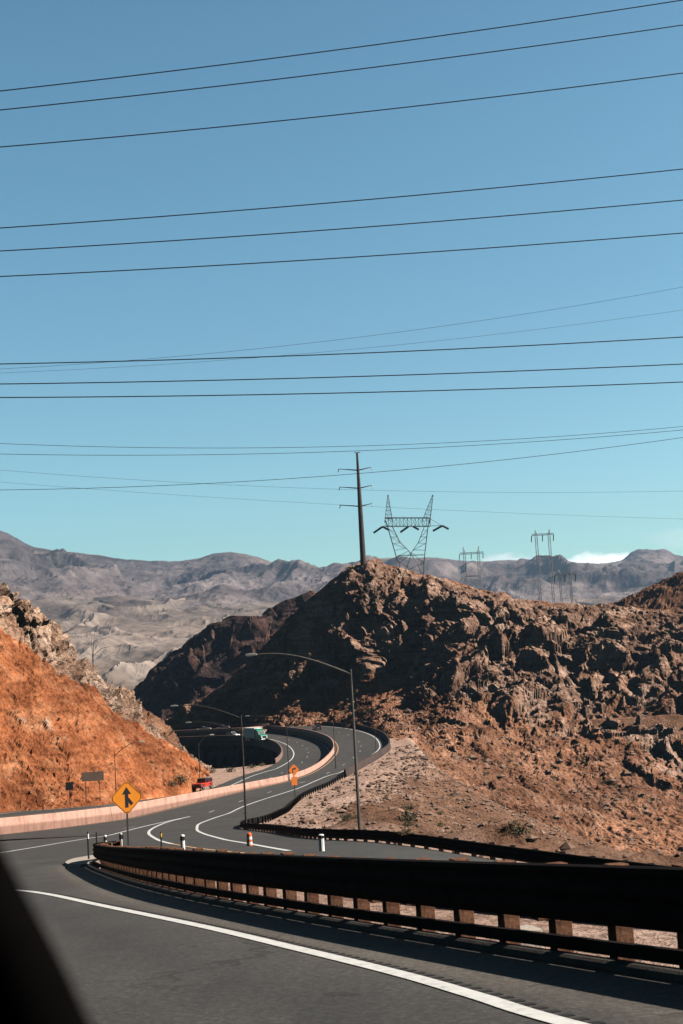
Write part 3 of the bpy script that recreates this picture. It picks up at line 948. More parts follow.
# ------------------------------------------------------------------ street lamps
def lamp(px, base_px, d, h, armv, armlen, pole_mat, label, pole_r=.11, z0=None):
    """armv: horizontal direction of the arm"""
    p = P(px, base_px, d)
    z = float(g(p[0], p[1])) if z0 is None else z0
    root = empty('street_lamp', (p[0], p[1], z), label=label, cat='street lamp', group='tall lamps along the highway')
    MB().tube([(0, 0, -.3), (0, 0, .1), (0, 0, .12), (0, 0, h)], [.26, .26, pole_r * 1.15, pole_r * .62], 10).build('pole', pole_mat, root, smooth=False)
    a = np.array([armv[0], armv[1], 0.]); a /= np.linalg.norm(a)
    pts = []
    for t in np.linspace(0, 1, 12):
        pts.append(a * armlen * t + np.array([0, 0, h - .35 + 1.75 * math.sin(t * math.pi * .56) / math.sin(math.pi * .5)]))
    MB().tube(pts, list(np.linspace(pole_r * .7, pole_r * .42, 12)), 8).build('arm', pole_mat, root)
    e = pts[-1]; rz = math.atan2(a[1], a[0])
    hb = MB()
    poly = [(-.1, -.05), (.55, -.1), (.75, -.02), (.7, .08), (.4, .13), (-.1, .07)]
    hb.prism(poly, e - .15 * np.array([-a[1], a[0], 0]), a, (0, 0, 1), (-a[1], a[0], 0), .3)
    hd = hb.build('lamp_head', M['lamphead'], root, bevel=.03)
    MB().box(tuple(e + a * .42 + np.array([0, 0, -.09])), (.42, .2, .06), rz).build('lens', M['lens'], hd)
    return root


lamp(360, 836, 97, 11.35, (-1, -.05), 6.6, M['lampgrey'], 'tallest and nearest grey lamp post, on the apron before the rocky hill')
lamp(246.3, 826, 151, 11.9, (-1, -.02), 6.9, M['lampdark'], 'dark lamp post inside the hairpin guardrail, second nearest')
lamp(245.5, 812, 192, 11.4, (-1, .0), 7.0, M['lampdark'], 'lamp post lined up behind the hairpin one, arm lower in the picture')
lamp(290, 795, 262, 11., (-1, .0), 7.0, M['lampdark'], 'thin lamp post just beside the orange signs', .09)
lamp(336, 772, 285, 9.4, (-1, .0), 7.0, M['lampdark'], 'thin lamp post rising from the outer barrier near the dark car', .09)
lamp(376.5, 757, 330, 5.5, (-1, .2), 2., M['lampdark'], 'short thin lamp post at the outermost point of the bend', .07)
lamp(116, 792, 205, 9.0, (1, .3), 3.8, M['lampdark'], 'dark lamp post against the orange slope, arm to the right', .08)
lamp(200, 780, 252, 8.4, (1, .3), 2.2, M['lampdark'], 'thin dark lamp post before the gully, behind the red car', .08)


# ------------------------------------------------------------------ signs and markers
def facing(p):
    """heading so that local -Y looks to the camera"""
    return math.atan2(p[1], p[0]) - math.pi / 2


def rot_poly(side):
    r = side / math.sqrt(2)
    c = .09
    return [(0 - c, r - c), (c, r - c), (r - c, c), (r - c, -c), (c, -r + c), (-c, -r + c), (-r + c, -c), (-r + c, c)]


p = P(128, 838, 66); z = float(g(p[0], p[1]))
sg = empty('road_sign', (p[0], p[1], z), facing(p) + .24, label='amber diamond sign with a black merging arrow behind the guardrail end', cat='road sign')
cz = P(125, 798, 66)[2] - z
MB().box((0, 0, cz / 2), (.07, .07, cz + .6)).build('post', M['lampdark'], sg)
pl = MB().prism(rot_poly(1.16), (0, -.04, cz), (1, 0, 0), (0, 0, 1), (0, -1, 0), .01).build('sign_plate', M['sign_yellow'], sg)
def rim_poly(mb, side, w, y, cz):
    a = rot_poly(side); b = rot_poly(side - w); n = len(a)
    V = [(x, y, cz + q) for x, q in a] + [(x, y, cz + q) for x, q in b]
    return mb.add(V, [(i, (i + 1) % n, n + (i + 1) % n, n + i) for i in range(n)])
rim_poly(MB(), 1.12, .05, -.0535, cz).build('border', M['black'], pl)
ar = MB()
arrow = [(-.085, -.46), (.075, -.46), (.075, -.22), (.2, -.38), (.31, -.28), (.08, .02), (.08, .16), (.22, .16), (0, .50), (-.22, .16), (-.085, .16)]
ar.prism(arrow, (0, -.0505, cz), (1, 0, 0), (0, 0, 1), (0, -1, 0), .004).build('arrow', M['black'], pl)

p = G(290, 797); z = p[2]
sg = empty('road_sign', (p[0] + .8, p[1], z), facing(p) + .4, label='orange diamond sign with an arrow above a smaller orange plate, by the highway', cat='road sign')
d2 = p[1]
MB().box((0, 0, 2.0), (.12, .12, 4.2)).build('post', M['lampdark'], sg)
cz = (797 - 771) / F * d2
pl = MB().prism(rot_poly(1.35), (0, -.08, cz), (1, 0, 0), (0, 0, 1), (0, -1, 0), .012).build('sign_plate', M['sign_orange'], sg)
MB().prism([(-.1, -.5), (.08, -.5), (.08, .0), (.3, .0), (.3, -.14), (.62, .1), (.3, .36), (.3, .2), (-.1, .2)], (-.2, -.093, cz + .08), (1, 0, 0), (0, 0, 1), (0, -1, 0), .004).build('arrow', M['black'], pl)
pl2 = MB().prism([(-.5, -.65), (.5, -.65), (.5, .65), (-.5, .65)], (0, -.08, cz - 1.75), (1, 0, 0), (0, 0, 1), (0, -1, 0), .012).build('sign_plate', M['sign_orange'], sg)


def post_sign(px, py0, d, w, h, cz, mat, label, posts, z):
    p = P(px, py0, d)
    s = empty('road_sign', (p[0], p[1], z), facing(p), label=label, cat='road sign')
    for x in posts:
        MB().box((x, .05, cz / 2), (.09, .09, cz + h * .4)).build('post', M['lampdark'], s)
    b = MB().box((0, 0, cz), (w, .04, h)).build('sign_plate', mat, s, bevel=.01)
    for q in (-.25, .25):
        MB().box((0, .035, cz + q * h), (w * .92, .03, .06)).build('brace', M['galv'], s)
    return s


p = P(70, 806, 186); post_sign(70, 806, 186, 1.0, 1.05, 2.6, M['black'], 'small black square sign on one post under the orange slope', (0,), p[2])
p = P(93.5, 800, 192); post_sign(93.5, 800, 192, 3.0, 1.25, 3.2, M['sign_brown'], 'wide brown board seen from behind on two posts', (-1.0, .9), p[2])


def marker(px, py, d, h, w, mat, label, top=None, name='delineator_post', group='marker posts around the traffic island', zz=None):
    p = P(px, py, d); z = (float(g(p[0], p[1])) + .1) if zz is None else zz
    s = empty(name, (p[0], p[1], z), facing(p), label=label, cat='marker post', group=group)
    MB().tube([(0, 0, -.1), (0, 0, h * .96), (0, 0, h)], [w / 2, w / 2, w * .35], 10).build('post', mat, s)
    if top is not None:
        MB().tube([(0, 0, h * .74), (0, 0, h * .92)], w * .54, 10).build('reflector', top, s)
    return s


marker(88.5, 853, 64.5, P(88.5, 829, 64.5)[2] - float(g(P(88.5, 829, 64.5)[0], 64.5)) - .1, .09, M['black'], 'tall black marker post at the tip of the island', M['white'])
marker(97, 850, 68, P(97, 829, 68)[2] - float(g(P(97, 829, 68)[0], 68)) - .1, .08, M['black'], 'thin black marker post just right of the tall one')
marker(105.5, 846, 69, P(105.5, 832.5, 69)[2] - float(g(P(105.5, 832.5, 69)[0], 69)) - .1, .16, M['white'], 'short white marker post with black cap, left of the merge sign', M['black'])
marker(121.5, 846, 66, P(121.5, 830, 66)[2] - float(g(P(121.5, 830, 66)[0], 66)) - .1, .2, M['white'], 'stout white marker post right beside the merge sign post', M['black'])
marker(161.5, 848, 72, P(161.5, 829, 72)[2] - float(g(P(161.5, 829, 72)[0], 72)) - .1, .09, M['black'], 'black marker post with a yellow reflector above the guardrail', M['yellow_refl'])
marker(183, 851, 60, P(183, 832, 60)[2] - float(g(P(183, 832, 60)[0], 60)) - .1, .2, M['white'], 'wide white marker post with dark top, above the guardrail left part', M['black'])
p = P(322, 852, 60); 
marker(322, 852, 60, P(322, 831.5, 60)[2] - float(g(P(322, 831.5, 60)[0], 60)) - .1, .25, M['white'], 'broad white marker panel standing before the hairpin guardrail', M['black'])
# orange and white channeliser
p = P(250, 853, 78); z = P(250, 851, 78)[2] + .25
s = empty('traffic_channeliser', (p[0], p[1], z - .25), facing(p), label='orange and white traffic channeliser beyond the guardrail', cat='traffic cone')
MB().tube([(0, 0, 0), (0, 0, .08)], .28, 14).build('base', M['rubber'], s)
MB().tube([(0, 0, .08), (0, 0, .45), (0, 0, .95), (0, 0, 1.0)], [.17, .16, .14, .08], 14).build('body', M['orange'], s)
MB().tube([(0, 0, .36), (0, 0, .5)], [.168, .165], 14).build('white_band', M['white'], s)
MB().tube([(0, 0, .64), (0, 0, .78)], [.16, .155], 14).build('white_band', M['white'], s)
# pale block between the rail posts
p = P(523, 918, 15.7); z = float(g(p[0], p[1])) - .2
b = MB().box((0, 0, .13), (.3, .3, .34), .4).build('concrete_block', M['pale_conc'], None, bevel=.02)
b.location = (p[0], p[1], z); tag(b, 'pale concrete block on the gravel between two guardrail posts', 'block')


# ------------------------------------------------------------------ vehicles (built along +Y, front at +Y)
def wheel(parent, x, y, r, w):
    wv = MB().tube([(x - w / 2, y, r), (x - w / 2 + .03, y, r), (x + w / 2 - .03, y, r), (x + w / 2, y, r)], [r * .9, r, r, r * .9], 18).build('wheel', M['rubber'], parent)
    sx = 1 if x > 0 else -1
    MB().tube([(x + sx * w / 2 * .8, y, r), (x + sx * (w / 2 + .012), y, r)], r * .58, 14).build('rim', M['rim'], wv)


def car(name, label, loc, heading, paint, prof_body, prof_cabin, w, wheels, r, roof=None, cat='car', group=None, rack=False):
    root = empty(name, loc, heading, label=label, cat=cat, group=group)
    MB().prism(prof_body, (-w / 2, 0, 0), (0, 1, 0), (0, 0, 1), (1, 0, 0), w).build('body', paint, root, bevel=.06)
    # cabin of glass with roof and pillars
    wc = w * .9
    MB().prism(prof_cabin, (-wc / 2, 0, 0), (0, 1, 0), (0, 0, 1), (1, 0, 0), wc).build('windows', M['glass'], root, bevel=.05)
    top = max(z for y, z in prof_cabin)
    ry = [y for y, z in prof_cabin if z > top - .02]
    MB().box((0, (min(ry) + max(ry)) / 2, top + .02), (wc * .98, max(ry) - min(ry) + .12, .07)).build('roof', roof or paint, root, bevel=.03)
    y0, z0 = prof_cabin[0]; y1, z1 = prof_cabin[-1]
    for sx in (-1, 1):
        top_pts = [q for q in prof_cabin if q[1] > top - .02]
        lo_pts = [q for q in prof_cabin if q[1] <= top - .02]
        for (ya, za), (yb, zb) in ((min(lo_pts), min(top_pts)), (max(lo_pts), max(top_pts)), (((min(lo_pts)[0] + max(lo_pts)[0]) / 2, min(lo_pts)[1]), ((min(ry) + max(ry)) / 2, top))):
            MB().tube([(sx * wc / 2, ya, za), (sx * wc / 2, yb, zb)], .05, 6).build('pillar', paint, root)
        ymax = max(y for y, z in prof_body); ymin = min(y for y, z in prof_body)
        zb = np.median([z for y, z in prof_body])
        MB().box((sx * w * .36, ymax, r * 2.1), (.3, .08, .2)).build('headlight', M['headlamp'], root, bevel=.03)
        MB().box((sx * w * .40, ymin, r * 2.5), (.2, .08, .28)).build('tail_light', M['tail'], root, bevel=.02)
        MB().box((sx * (w / 2 + .1), max(lo_pts)[0] - .25, min(lo_pts)[1] + .12), (.2, .1, .16)).build('mirror', M['black'], root, bevel=.03)
        for y in wheels: wheel(root, sx * (w / 2 - .1), y, r, .24)
    MB().box((0, ymax + .04, r * 1.25), (w * .95, .16, .22)).build('bumper', M['black'], root, bevel=.04)
    MB().box((0, ymin - .04, r * 1.25), (w * .95, .16, .22)).build('bumper', M['black'], root, bevel=.04)
    MB().box((0, ymax + .01, r * 2.0), (w * .42, .06, .26)).build('grille', M['black'], root, bevel=.01)
    MB().box((0, ymin - .1, r * 1.9), (.45, .03, .14)).build('number_plate', M['white'], root)
    return root


def on_path(path, px, off, lat):
    """nearest place on a path to a pixel column, with heading"""
    sc_ = (path[:, 0] / path[:, 1]) - (px - W / 2) / F
    return sc_


def place(px, py, offz, track, toward):
    p = G(px, py, offz)
    k = np.argmin((track[:, 0] - p[0]) ** 2 + (track[:, 1] - p[1]) ** 2)
    t = track[min(k + 3, len(track) - 1)] - track[max(k - 3, 0)]
    if toward: t = -t
    return (p[0], p[1], p[2] + .03), math.atan2(t[1], t[0]) - math.pi / 2


suv_b = [(-2.2, .45), (-2.2, 1.05), (-2.1, 1.15), (.9, 1.15), (2.1, 1.02), (2.25, .85), (2.25, .42), (1.8, .34), (-1.9, .34)]
suv_c = [(-2.1, 1.14), (-2.0, 1.75), (.1, 1.78), (.85, 1.14)]
jeep_b = [(-1.9, .55), (-1.95, 1.2), (.55, 1.2), (1.95, 1.15), (2.05, 1.05), (2.05, .6), (1.7, .5), (-1.7, .5)]
jeep_c = [(-1.9, 1.19), (-1.85, 1.86), (.25, 1.86), (.5, 1.19)]
sed_b = [(-2.3, .42), (-2.35, .85), (-2.25, .95), (-1.4, .98), (.9, .95), (2.2, .78), (2.35, .6), (2.3, .35), (-2.2, .32)]
sed_c = [(-1.75, .96), (-1.0, 1.44), (.2, 1.46), (1.05, .94)]
hw = (med[:min(len(med), 400)] + 0)
loc, hd = place(203, 789.5, dzf, catmull((inner[::6] + catmull(med, 420)[::6]) / 2, 300), True)
jp = car('off_road_car', 'red off-road car with black roof driving below the orange slope', loc, hd - .15, M['red_paint'], jeep_b, jeep_c, 1.9, (-1.3, 1.35), .42, M['black'])
MB().tube([(0, -2.0, 1.05), (0, -2.25, 1.05)], .38, 16).build('spare_wheel', M['rubber'], jp)
for sx in (-1, 1):
    for y in (-1.3, 1.35):
        MB().box((sx * .98, y, .98), (.22, 1.05, .1)).build('fender', M['black'], jp, bevel=.03)
trk = inner
loc, hd = place(233, 737.6, dzf, trk, True)
car('saloon_car', 'white car on the bridge behind the green truck', loc, hd, M['white_paint'], suv_b, suv_c, 1.9, (-1.35, 1.4), .37)
loc, hd = place(317, 730.2, None, outer, False)
car('suv', 'dark car seen from behind alone on the outer bend', loc, hd, M['dark_paint'], suv_b, suv_c, 1.95, (-1.35, 1.4), .4)
loc = (-44.5, 483.5, float(g(-44, 483)) + .05)
car('suv', 'silver car in the hill shade, nearer the green truck', loc, math.radians(80), M['silver_paint'], suv_b, suv_c, 1.95, (-1.35, 1.4), .4, group='cars in the hill shade')
loc = (-51.5, 488, float(g(-51, 488)) + .05)
car('saloon_car', 'grey car in the hill shade, leftmost on the road', loc, math.radians(80), M['silver_paint'], sed_b, sed_c, 1.85, (-1.4, 1.4), .34, group='cars in the hill shade')

# box truck
loc, hd = place(258, 741.5, dzf, trk, True)
tr = empty('box_truck', loc, -2.5, label='green cab truck with a pale box body coming round the bend', cat='truck')
MB().prism([(.4, .7), (.4, 3.0), (.75, 3.35), (2.0, 3.1), (2.45, 2.1), (3.5, 1.85), (3.65, 1.4), (3.65, .6), (.6, .55)], (-1.2, 0, 0), (0, 1, 0), (0, 0, 1), (1, 0, 0), 2.4).build('cab', M['green_paint'], tr, bevel=.1)
MB().prism([(2.03, 3.02), (2.44, 2.16), (2.46, 2.18), (2.06, 3.04)], (-1.0, .03, 0), (0, 1, 0), (0, 0, 1), (1, 0, 0), 2.0).build('windscreen', M['glass'], tr)
for sx in (-1, 1):
    MB().prism([(1.0, 2.1), (2.2, 2.1), (1.95, 2.9), (1.0, 2.9)], (sx * 1.205, 0, 0), (0, 1, 0), (0, 0, 1), (sx, 0, 0), .01).build('side_window', M['glass'], tr)
    MB().box((sx * .85, 3.66, 1.2), (.4, .08, .25)).build('headlight', M['headlamp'], tr, bevel=.03)
    MB().box((sx * 1.42, 2.0, 2.5), (.12, .12, .6)).build('mirror', M['black'], tr, bevel=.02)
    for y in (2.7, -3.2, -4.5): wheel(tr, sx * 1.05, y, .5, .3)
MB().box((0, 3.7, 1.35), (1.3, .06, .8)).build('grille', M['black'], tr, bevel=.02)
MB().box((0, 3.75, .65), (2.4, .2, .35)).build('bumper', M['rim'], tr, bevel=.04)
MB().box((0, -2.6, .8), (1.1, 6.8, .3)).build('chassis', M['black'], tr)
MB().box((0, -2.8, 2.55), (2.5, 6.0, 3.1)).build('cargo_box', M['box_paint'], tr, bevel=.08)
MB().box((0, .7, 3.55), (2.2, .6, .9)).build('air_deflector', M['green_paint'], tr, bevel=.15)


# ------------------------------------------------------------------ transmission towers
def truss(mb, a, b, w0, w1, n, r, tip=False):
    """square lattice strut from a to b"""
    a = np.array(a, float); b = np.array(b, float)
    t = b - a; t /= np.linalg.norm(t)
    ref = np.array([0, 0, 1.]) if abs(t[0]) > .9 else np.array([1., 0, 0])
    x = ref - t * (t @ ref); x /= np.linalg.norm(x); y = np.cross(t, x)
    rings = []
    for i in range(n + 1):
        f = i / n; c = a + (b - a) * f; w = (w0 + (w1 - w0) * f) / 2
        rings.append([c + w * (sx * x + sy * y) for sx, sy in ((-1, -1), (1, -1), (1, 1), (-1, 1))])
    for k in range(4):
        mb.tube([rings[0][k], rings[-1][k]], r, 4)
    for i in range(n):
        for k in range(4):
            k2 = (k + 1) % 4
            if (i + k) % 2: mb.tube([rings[i][k], rings[i + 1][k2]], r * .6, 3)
            else: mb.tube([rings[i][k2], rings[i + 1][k]], r * .6, 3)
            mb.tube([rings[i + 1][k], rings[i + 1][k2]], r * .55, 3)


def sub(crop_x, crop_y): return (330 + crop_x / 4.553, 440 + crop_y / 4.553)


# steel monopole on the summit
pb_ = P(363.5, 566, 518)
mp = empty('power_pole', tuple(pb_), label='tall tapered power pole on the summit of the rocky hill', cat='power pole')
hp = (566 - 452) / F * 518 * 1.004
MB().tube([(0, 0, -3), (0, 0, hp * .5), (0, 0, hp)], [1.15, .85, .38], 12).build('pole', M['pole'], mp)
for fz, lft, rgt in ((.995, 1., 1.2), (.845, 7.4, 5.0), (.685, 7.4, 4.9), (.525, 7.6, 4.7)):
    for sx, L in ((-1, lft), (1, rgt)):
        a = MB()
        a.tube([(0, 0, hp * fz), (sx * L * .5, 0, hp * fz + .45), (sx * L, 0, hp * fz + (.9 if L > 2 else .2))], [.26, .18, .1], 6)
        a.build('cross_arm', M['pole'], mp)
        if L > 2:
            MB().tube([(sx * L * .95, 0, hp * fz + .8), (sx * (L + .1), -.4, hp * fz - .4)], .14, 6).build('insulator', M['insul'], mp)

# delta tower behind the summit
dT = 560
org = P(*sub(365, 640), dT)
def loc2(cx, cy):
    return (P(*sub(cx, cy), dT) - org)
tw = empty('transmission_tower', tuple(org), label='big forked lattice tower with two pointed peaks, right of the power pole', cat='transmission tower', group='lattice towers')
def L2(cx, cy, dy=0): 
    q = loc2(cx, cy); return (q[0], dy, q[2])
rr = .105
sway = empty  # (kept short)
b = MB()
for y0 in (-1.7, 1.7):
    for pts in ([(318, 560), (306, 545), (262, 388), (250, 360)], [(428, 560), (432, 520), (448, 388), (456, 360)], [(283, 388), (318, 462), (360, 505), (398, 560), (417, 612)], [(432, 388), (402, 468), (372, 510), (348, 590)]):
        b.tube([L2(x, y, y0) for x, y in pts], rr, 5)
    b.tube([L2(310, 525, y0), L2(428, 522, y0)], rr * .8, 4)
    for (ax, ay), (bx, by) in (((268, 405), (296, 415)), ((278, 440), (308, 440)), ((287, 470), (322, 466)), ((296, 500), (345, 492)), ((305, 530), (358, 505)), ((444, 410), (424, 410)), ((440, 440), (414, 440)), ((436, 470), (402, 468)), ((433, 500), (380, 500)),
                               ((268, 405), (308, 440)), ((278, 440), (322, 466)), ((287, 470), (345, 492)), ((444, 410), (414, 440)), ((440, 440), (402, 468)), ((436, 470), (380, 500)), ((318, 560), (372, 510)), ((428, 560), (372, 512)), ((306, 545), (350, 580)), ((428, 545), (405, 575))):
        b.tube([L2(ax, ay, y0), L2(bx, by, y0)], rr * .5, 3)
for x, y in ((262, 388), (448, 388), (306, 545), (430, 540), (283, 388), (432, 388), (318, 462), (402, 468)):
    b.tube([L2(x, y, -1.7), L2(x, y, 1.7)], rr * .5, 3)
b.tube([L2(318, 560, 1.7), L2(322, 700, 3)], rr, 5); b.tube([L2(428, 560, 1.7), L2(424, 700, 3)], rr, 5)
b.tube([L2(318, 560, -1.7), L2(322, 700, -3)], rr, 5); b.tube([L2(428, 560, -1.7), L2(424, 700, -3)], rr, 5)
for k in range(3):
    ya, yb = 560 + k * 45, 605 + k * 45
    for y0 in (-2, 2):
        b.tube([L2(319, ya, y0), L2(425, yb, y0)], rr * .55, 3); b.tube([L2(427, ya, y0), L2(320, yb, y0)], rr * .55, 3)
b.build('tower_body', M['tower'], tw)
b = MB(); truss(b, L2(250, 371), L2(458, 371), 3.4, 3.4, 12, rr); b.tube([L2(458, 388), L2(512, 388)], rr, 4); b.tube([L2(458, 356), L2(512, 388)], rr * .8, 4); b.tube([L2(250, 388), L2(238, 392)], rr, 4)
b.build('bridge_beam', M['tower'], tw)
for base_c, tip_c in (((268, 372), (265, 245)), ((438, 372), (471, 245))):
    b = MB(); truss(b, L2(*base_c), L2(*tip_c), 3.2, .25, 7, rr); b.build('earth_peak', M['tower'], tw)
for (ax, ay), (bx, by) in (((240, 392), (199, 421)), ((240, 392), (270, 408)), ((358, 392), (321, 418)), ((380, 392), (406, 406)), ((513, 388), (470, 412)), ((513, 388), (542, 403))):
    MB().tube([L2(ax, ay), L2(bx, by)], .42, 7).build('insulator', M['insul'], tw)


def portal(px_l, px_r, py_top, py_bridge, py_base, d, label, mat, waist=None, r=.16, arm=.35):
    base_l = P(px_l, py_base, d); base_r = P(px_r, py_base, d)
    o_ = (base_l + base_r) / 2
    sc_ = d / F
    hb = (py_base - py_bridge) * sc_; ht = (py_base - py_top) * sc_; hw_ = (px_r - px_l) / 2 * sc_
    root = empty('transmission_tower', tuple(o_), label=label, cat='transmission tower', group='lattice towers')
    ww = hw_ * .34; r *= .55
    for sx in (-1, 1):
        b = MB(); truss(b, (sx * hw_, 0, -12), (sx * hw_, 0, hb), ww, ww, 16, r); b.build('leg', mat, root)
        b = MB(); truss(b, (sx * hw_, 0, hb), (sx * hw_ * 1.12, 0, ht), ww * .9, .1, 4, r); b.build('earth_peak', mat, root)
    b = MB(); truss(b, (-hw_ * (1 + arm * 2), 0, hb), (hw_ * (1 + arm * 2), 0, hb), ww * .7, ww * .7, 12, r); b.build('bridge_beam', mat, root)
    if waist:
        hwst = (py_base - waist) * sc_
        b = MB(); truss(b, (-hw_, 0, hwst), (hw_, 0, hwst), ww * .4, ww * .4, 5, r); b.build('cross_beam', mat, root)
    for x in (-hw_ * (1 + arm * 2), 0, hw_ * (1 + arm * 2)):
        MB().tube([(x, 0, hb - .5), (x - .4, 0, hb - 4.2)], .3, 6).build('insulator', M['insul'], root)
    return root


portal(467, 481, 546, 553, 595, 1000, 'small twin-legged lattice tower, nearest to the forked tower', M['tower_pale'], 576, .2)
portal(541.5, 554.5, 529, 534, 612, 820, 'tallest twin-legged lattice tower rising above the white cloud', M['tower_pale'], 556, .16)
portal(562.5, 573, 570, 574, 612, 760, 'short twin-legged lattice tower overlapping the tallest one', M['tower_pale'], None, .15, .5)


# ------------------------------------------------------------------ overhead wires
def wire(pts, d, r, label, grp):
    x = np.array([p[0] for p in pts], float); y = np.array([p[1] for p in pts], float)
    co = np.polyfit(x, y, 2)
    X = np.linspace(-700, 1400, 60)
    Y = np.polyval(co, X)
    q = [P(a, b_, d + (a - 341) * d * .00012) for a, b_ in zip(X, Y)]
    o_ = MB().tube(q, r, 6).build('power_line', M['wire'], None)
    tag(o_, label, 'power line', grp)


big = 'thick power lines crossing the sky'
for i, (pts, lab) in enumerate((
        (((0, 91), (340, 49.5), (683, 0)), 'topmost dark power line of all in the sky'),
        (((0, 110), (340, 71.5), (683, 25)), 'middle wire of the uppermost trio of power lines'),
        (((0, 147), (340, 114.5), (683, 73)), 'lowest wire of the uppermost trio of power lines'),
        (((0, 228), (340, 202), (683, 169)), 'upper wire of the second trio of power lines'),
        (((0, 251), (340, 229), (683, 200)), 'middle wire of the second trio of power lines'),
        (((0, 276.5), (340, 258), (683, 233)), 'lowest wire of the second trio of power lines'),
        (((0, 364), (340, 354), (683, 337)), 'upper wire of the third, nearly level trio of power lines'),
        (((0, 384), (340, 377), (683, 364)), 'middle wire of the third, nearly level trio of power lines'),
        (((0, 397.5), (340, 393), (683, 382)), 'lowest wire of the third, nearly level trio of power lines'))):
    wire(pts, 70 + 4 * i, .027 + .0016 * i, lab, big)
thin = 'thin distant power lines'
for pts, d, r, lab in (
        (((0, 369), (340, 339.5), (683, 287)), 240, .026, 'faint thin power line climbing to the right, upper of two'),
        (((0, 373), (340, 350.5), (683, 310)), 240, .022, 'faint thin power line climbing to the right, lower of two'),
        (((0, 443.5), (340, 446.5), (683, 426.5)), 300, .05, 'upper thin sagging power line just above the power pole tip'),
        (((0, 454), (340, 451.5), (683, 430)), 310, .055, 'lower thin sagging power line touching the power pole tip'),
        (((0, 490), (340, 475), (683, 437.5)), 330, .062, 'thin power line crossing the power pole near its upper arms'),
        (((0, 470), (465, 492), (683, 491)), 700, .06, 'very faint sagging power line above the far towers'),
        (((0, 482), (465, 511), (683, 519)), 800, .06, 'very faint lowest power line level with the far towers')):
    wire(pts, d, r, lab, thin)


# ------------------------------------------------------------------ desert plants
def shrub_mesh(seed, n=230, dry=False):
    q = random.Random(seed); mb = MB()
    for i in range(n):
        a = q.uniform(0, 2 * math.pi); e = q.uniform(.05, 1.45); r = q.uniform(.35, 1.) * (1 + .25 * math.sin(3 * a + seed))
        c = np.array([r * math.cos(a) * math.cos(e), r * math.sin(a) * math.cos(e), r * math.sin(e) * .8 + .03])
        s = q.uniform(.05, .11); v1 = np.array([q.gauss(0, 1) for _ in range(3)]); v1 /= np.linalg.norm(v1)
        v2 = np.cross(v1, [q.gauss(0, 1) for _ in range(3)]); v2 /= np.linalg.norm(v2) + 1e-6
        mb.add([c - v1 * s, c + v2 * s * .5, c + v1 * s * 1.3, c - v2 * s * .5], [(0, 1, 2, 3)])
    return mb


def twig_mesh(seed):
    q = random.Random(seed); mb = MB()
    for i in range(9):
        a = q.uniform(0, 6.28); e = q.uniform(.4, 1.4)
        mb.tube([(0, 0, -.2), (.4 * math.cos(a) * math.cos(e), .4 * math.sin(a) * math.cos(e), .35 * math.sin(e)), (.85 * math.cos(a) * math.cos(e), .85 * math.sin(a) * math.cos(e), .7 * math.sin(e))], [.03, .02, .008], 4)
    return mb


protos = {}
def shrub(loc, size, kind, label, group='desert shrubs beside the roads'):
    if kind not in protos:
        r = empty('desert_shrub', (0, 0, 0))
        shrub_mesh(kind + 5).build('foliage', M['leaf'] if kind % 2 == 0 else M['leaf_dry'], r)
        twig_mesh(kind).build('stems', M['twig'], r)
        protos[kind] = r
    else:
        r = copy_tree(protos[kind])
    r.location = loc; r.scale = (size, size, size * .85); r.rotation_euler = (0, 0, rnd.uniform(0, 6))
    tag(r, label, 'shrub', group)


depsgraph = bpy.context.evaluated_depsgraph_get()
def drop(px, py):
    """first surface hit by the sight line of a pixel"""
    dv = Vector(fwd + (px - W / 2) / F * RX + (H / 2 - py) / F * UY).normalized()
    hit, loc, nrm, idx, ob, mx = scene.ray_cast(depsgraph, Vector((0, 0, 0)) + dv * 30, dv)
    return loc if hit else None


depsgraph.update()
for px, py, s, k, lab in ((180, 783, 2.2, 0, 'olive shrub at the right end of the orange slope foot'),
                          (172, 786, 1.4, 1, 'straw coloured shrub under the right end of the orange slope'),
                          (212, 773, 1.5, 1, 'dry shrub on the pale bank above the red car'),
                          (231, 772, 1.9, 0, 'round olive shrub on the pale bank before the gully'),
                          (252, 768, 1.5, 2, 'dark olive shrub near the bridge parapet end'),
                          (262, 766, 1.1, 3, 'small straw shrub tucked under the bridge parapet end'),
                          (330, 812, 1.0, 1, 'dry shrub on the gravel apron left of the tall lamp post'),
                          (310, 806, .8, 3, 'little dry shrub at the left of the gravel apron'),
                          (347, 820, .9, 0, 'olive shrub on the apron close to the tall lamp post'),
                          (385, 800, 1.0, 2, 'olive shrub on the debris slope right of the tall lamp post'),
                          (440, 815, .9, 1, 'dry shrub low on the debris slope above the guardrail'),
                          (520, 835, .9, 0, 'olive shrub low on the debris slope, near its middle'),
                          (650, 842, 1.6, 2, 'big dark shrub at the right end of the debris slope')):
    l = drop(px, py)
    if l is not None:
        shrub(tuple(l), s, k, lab)


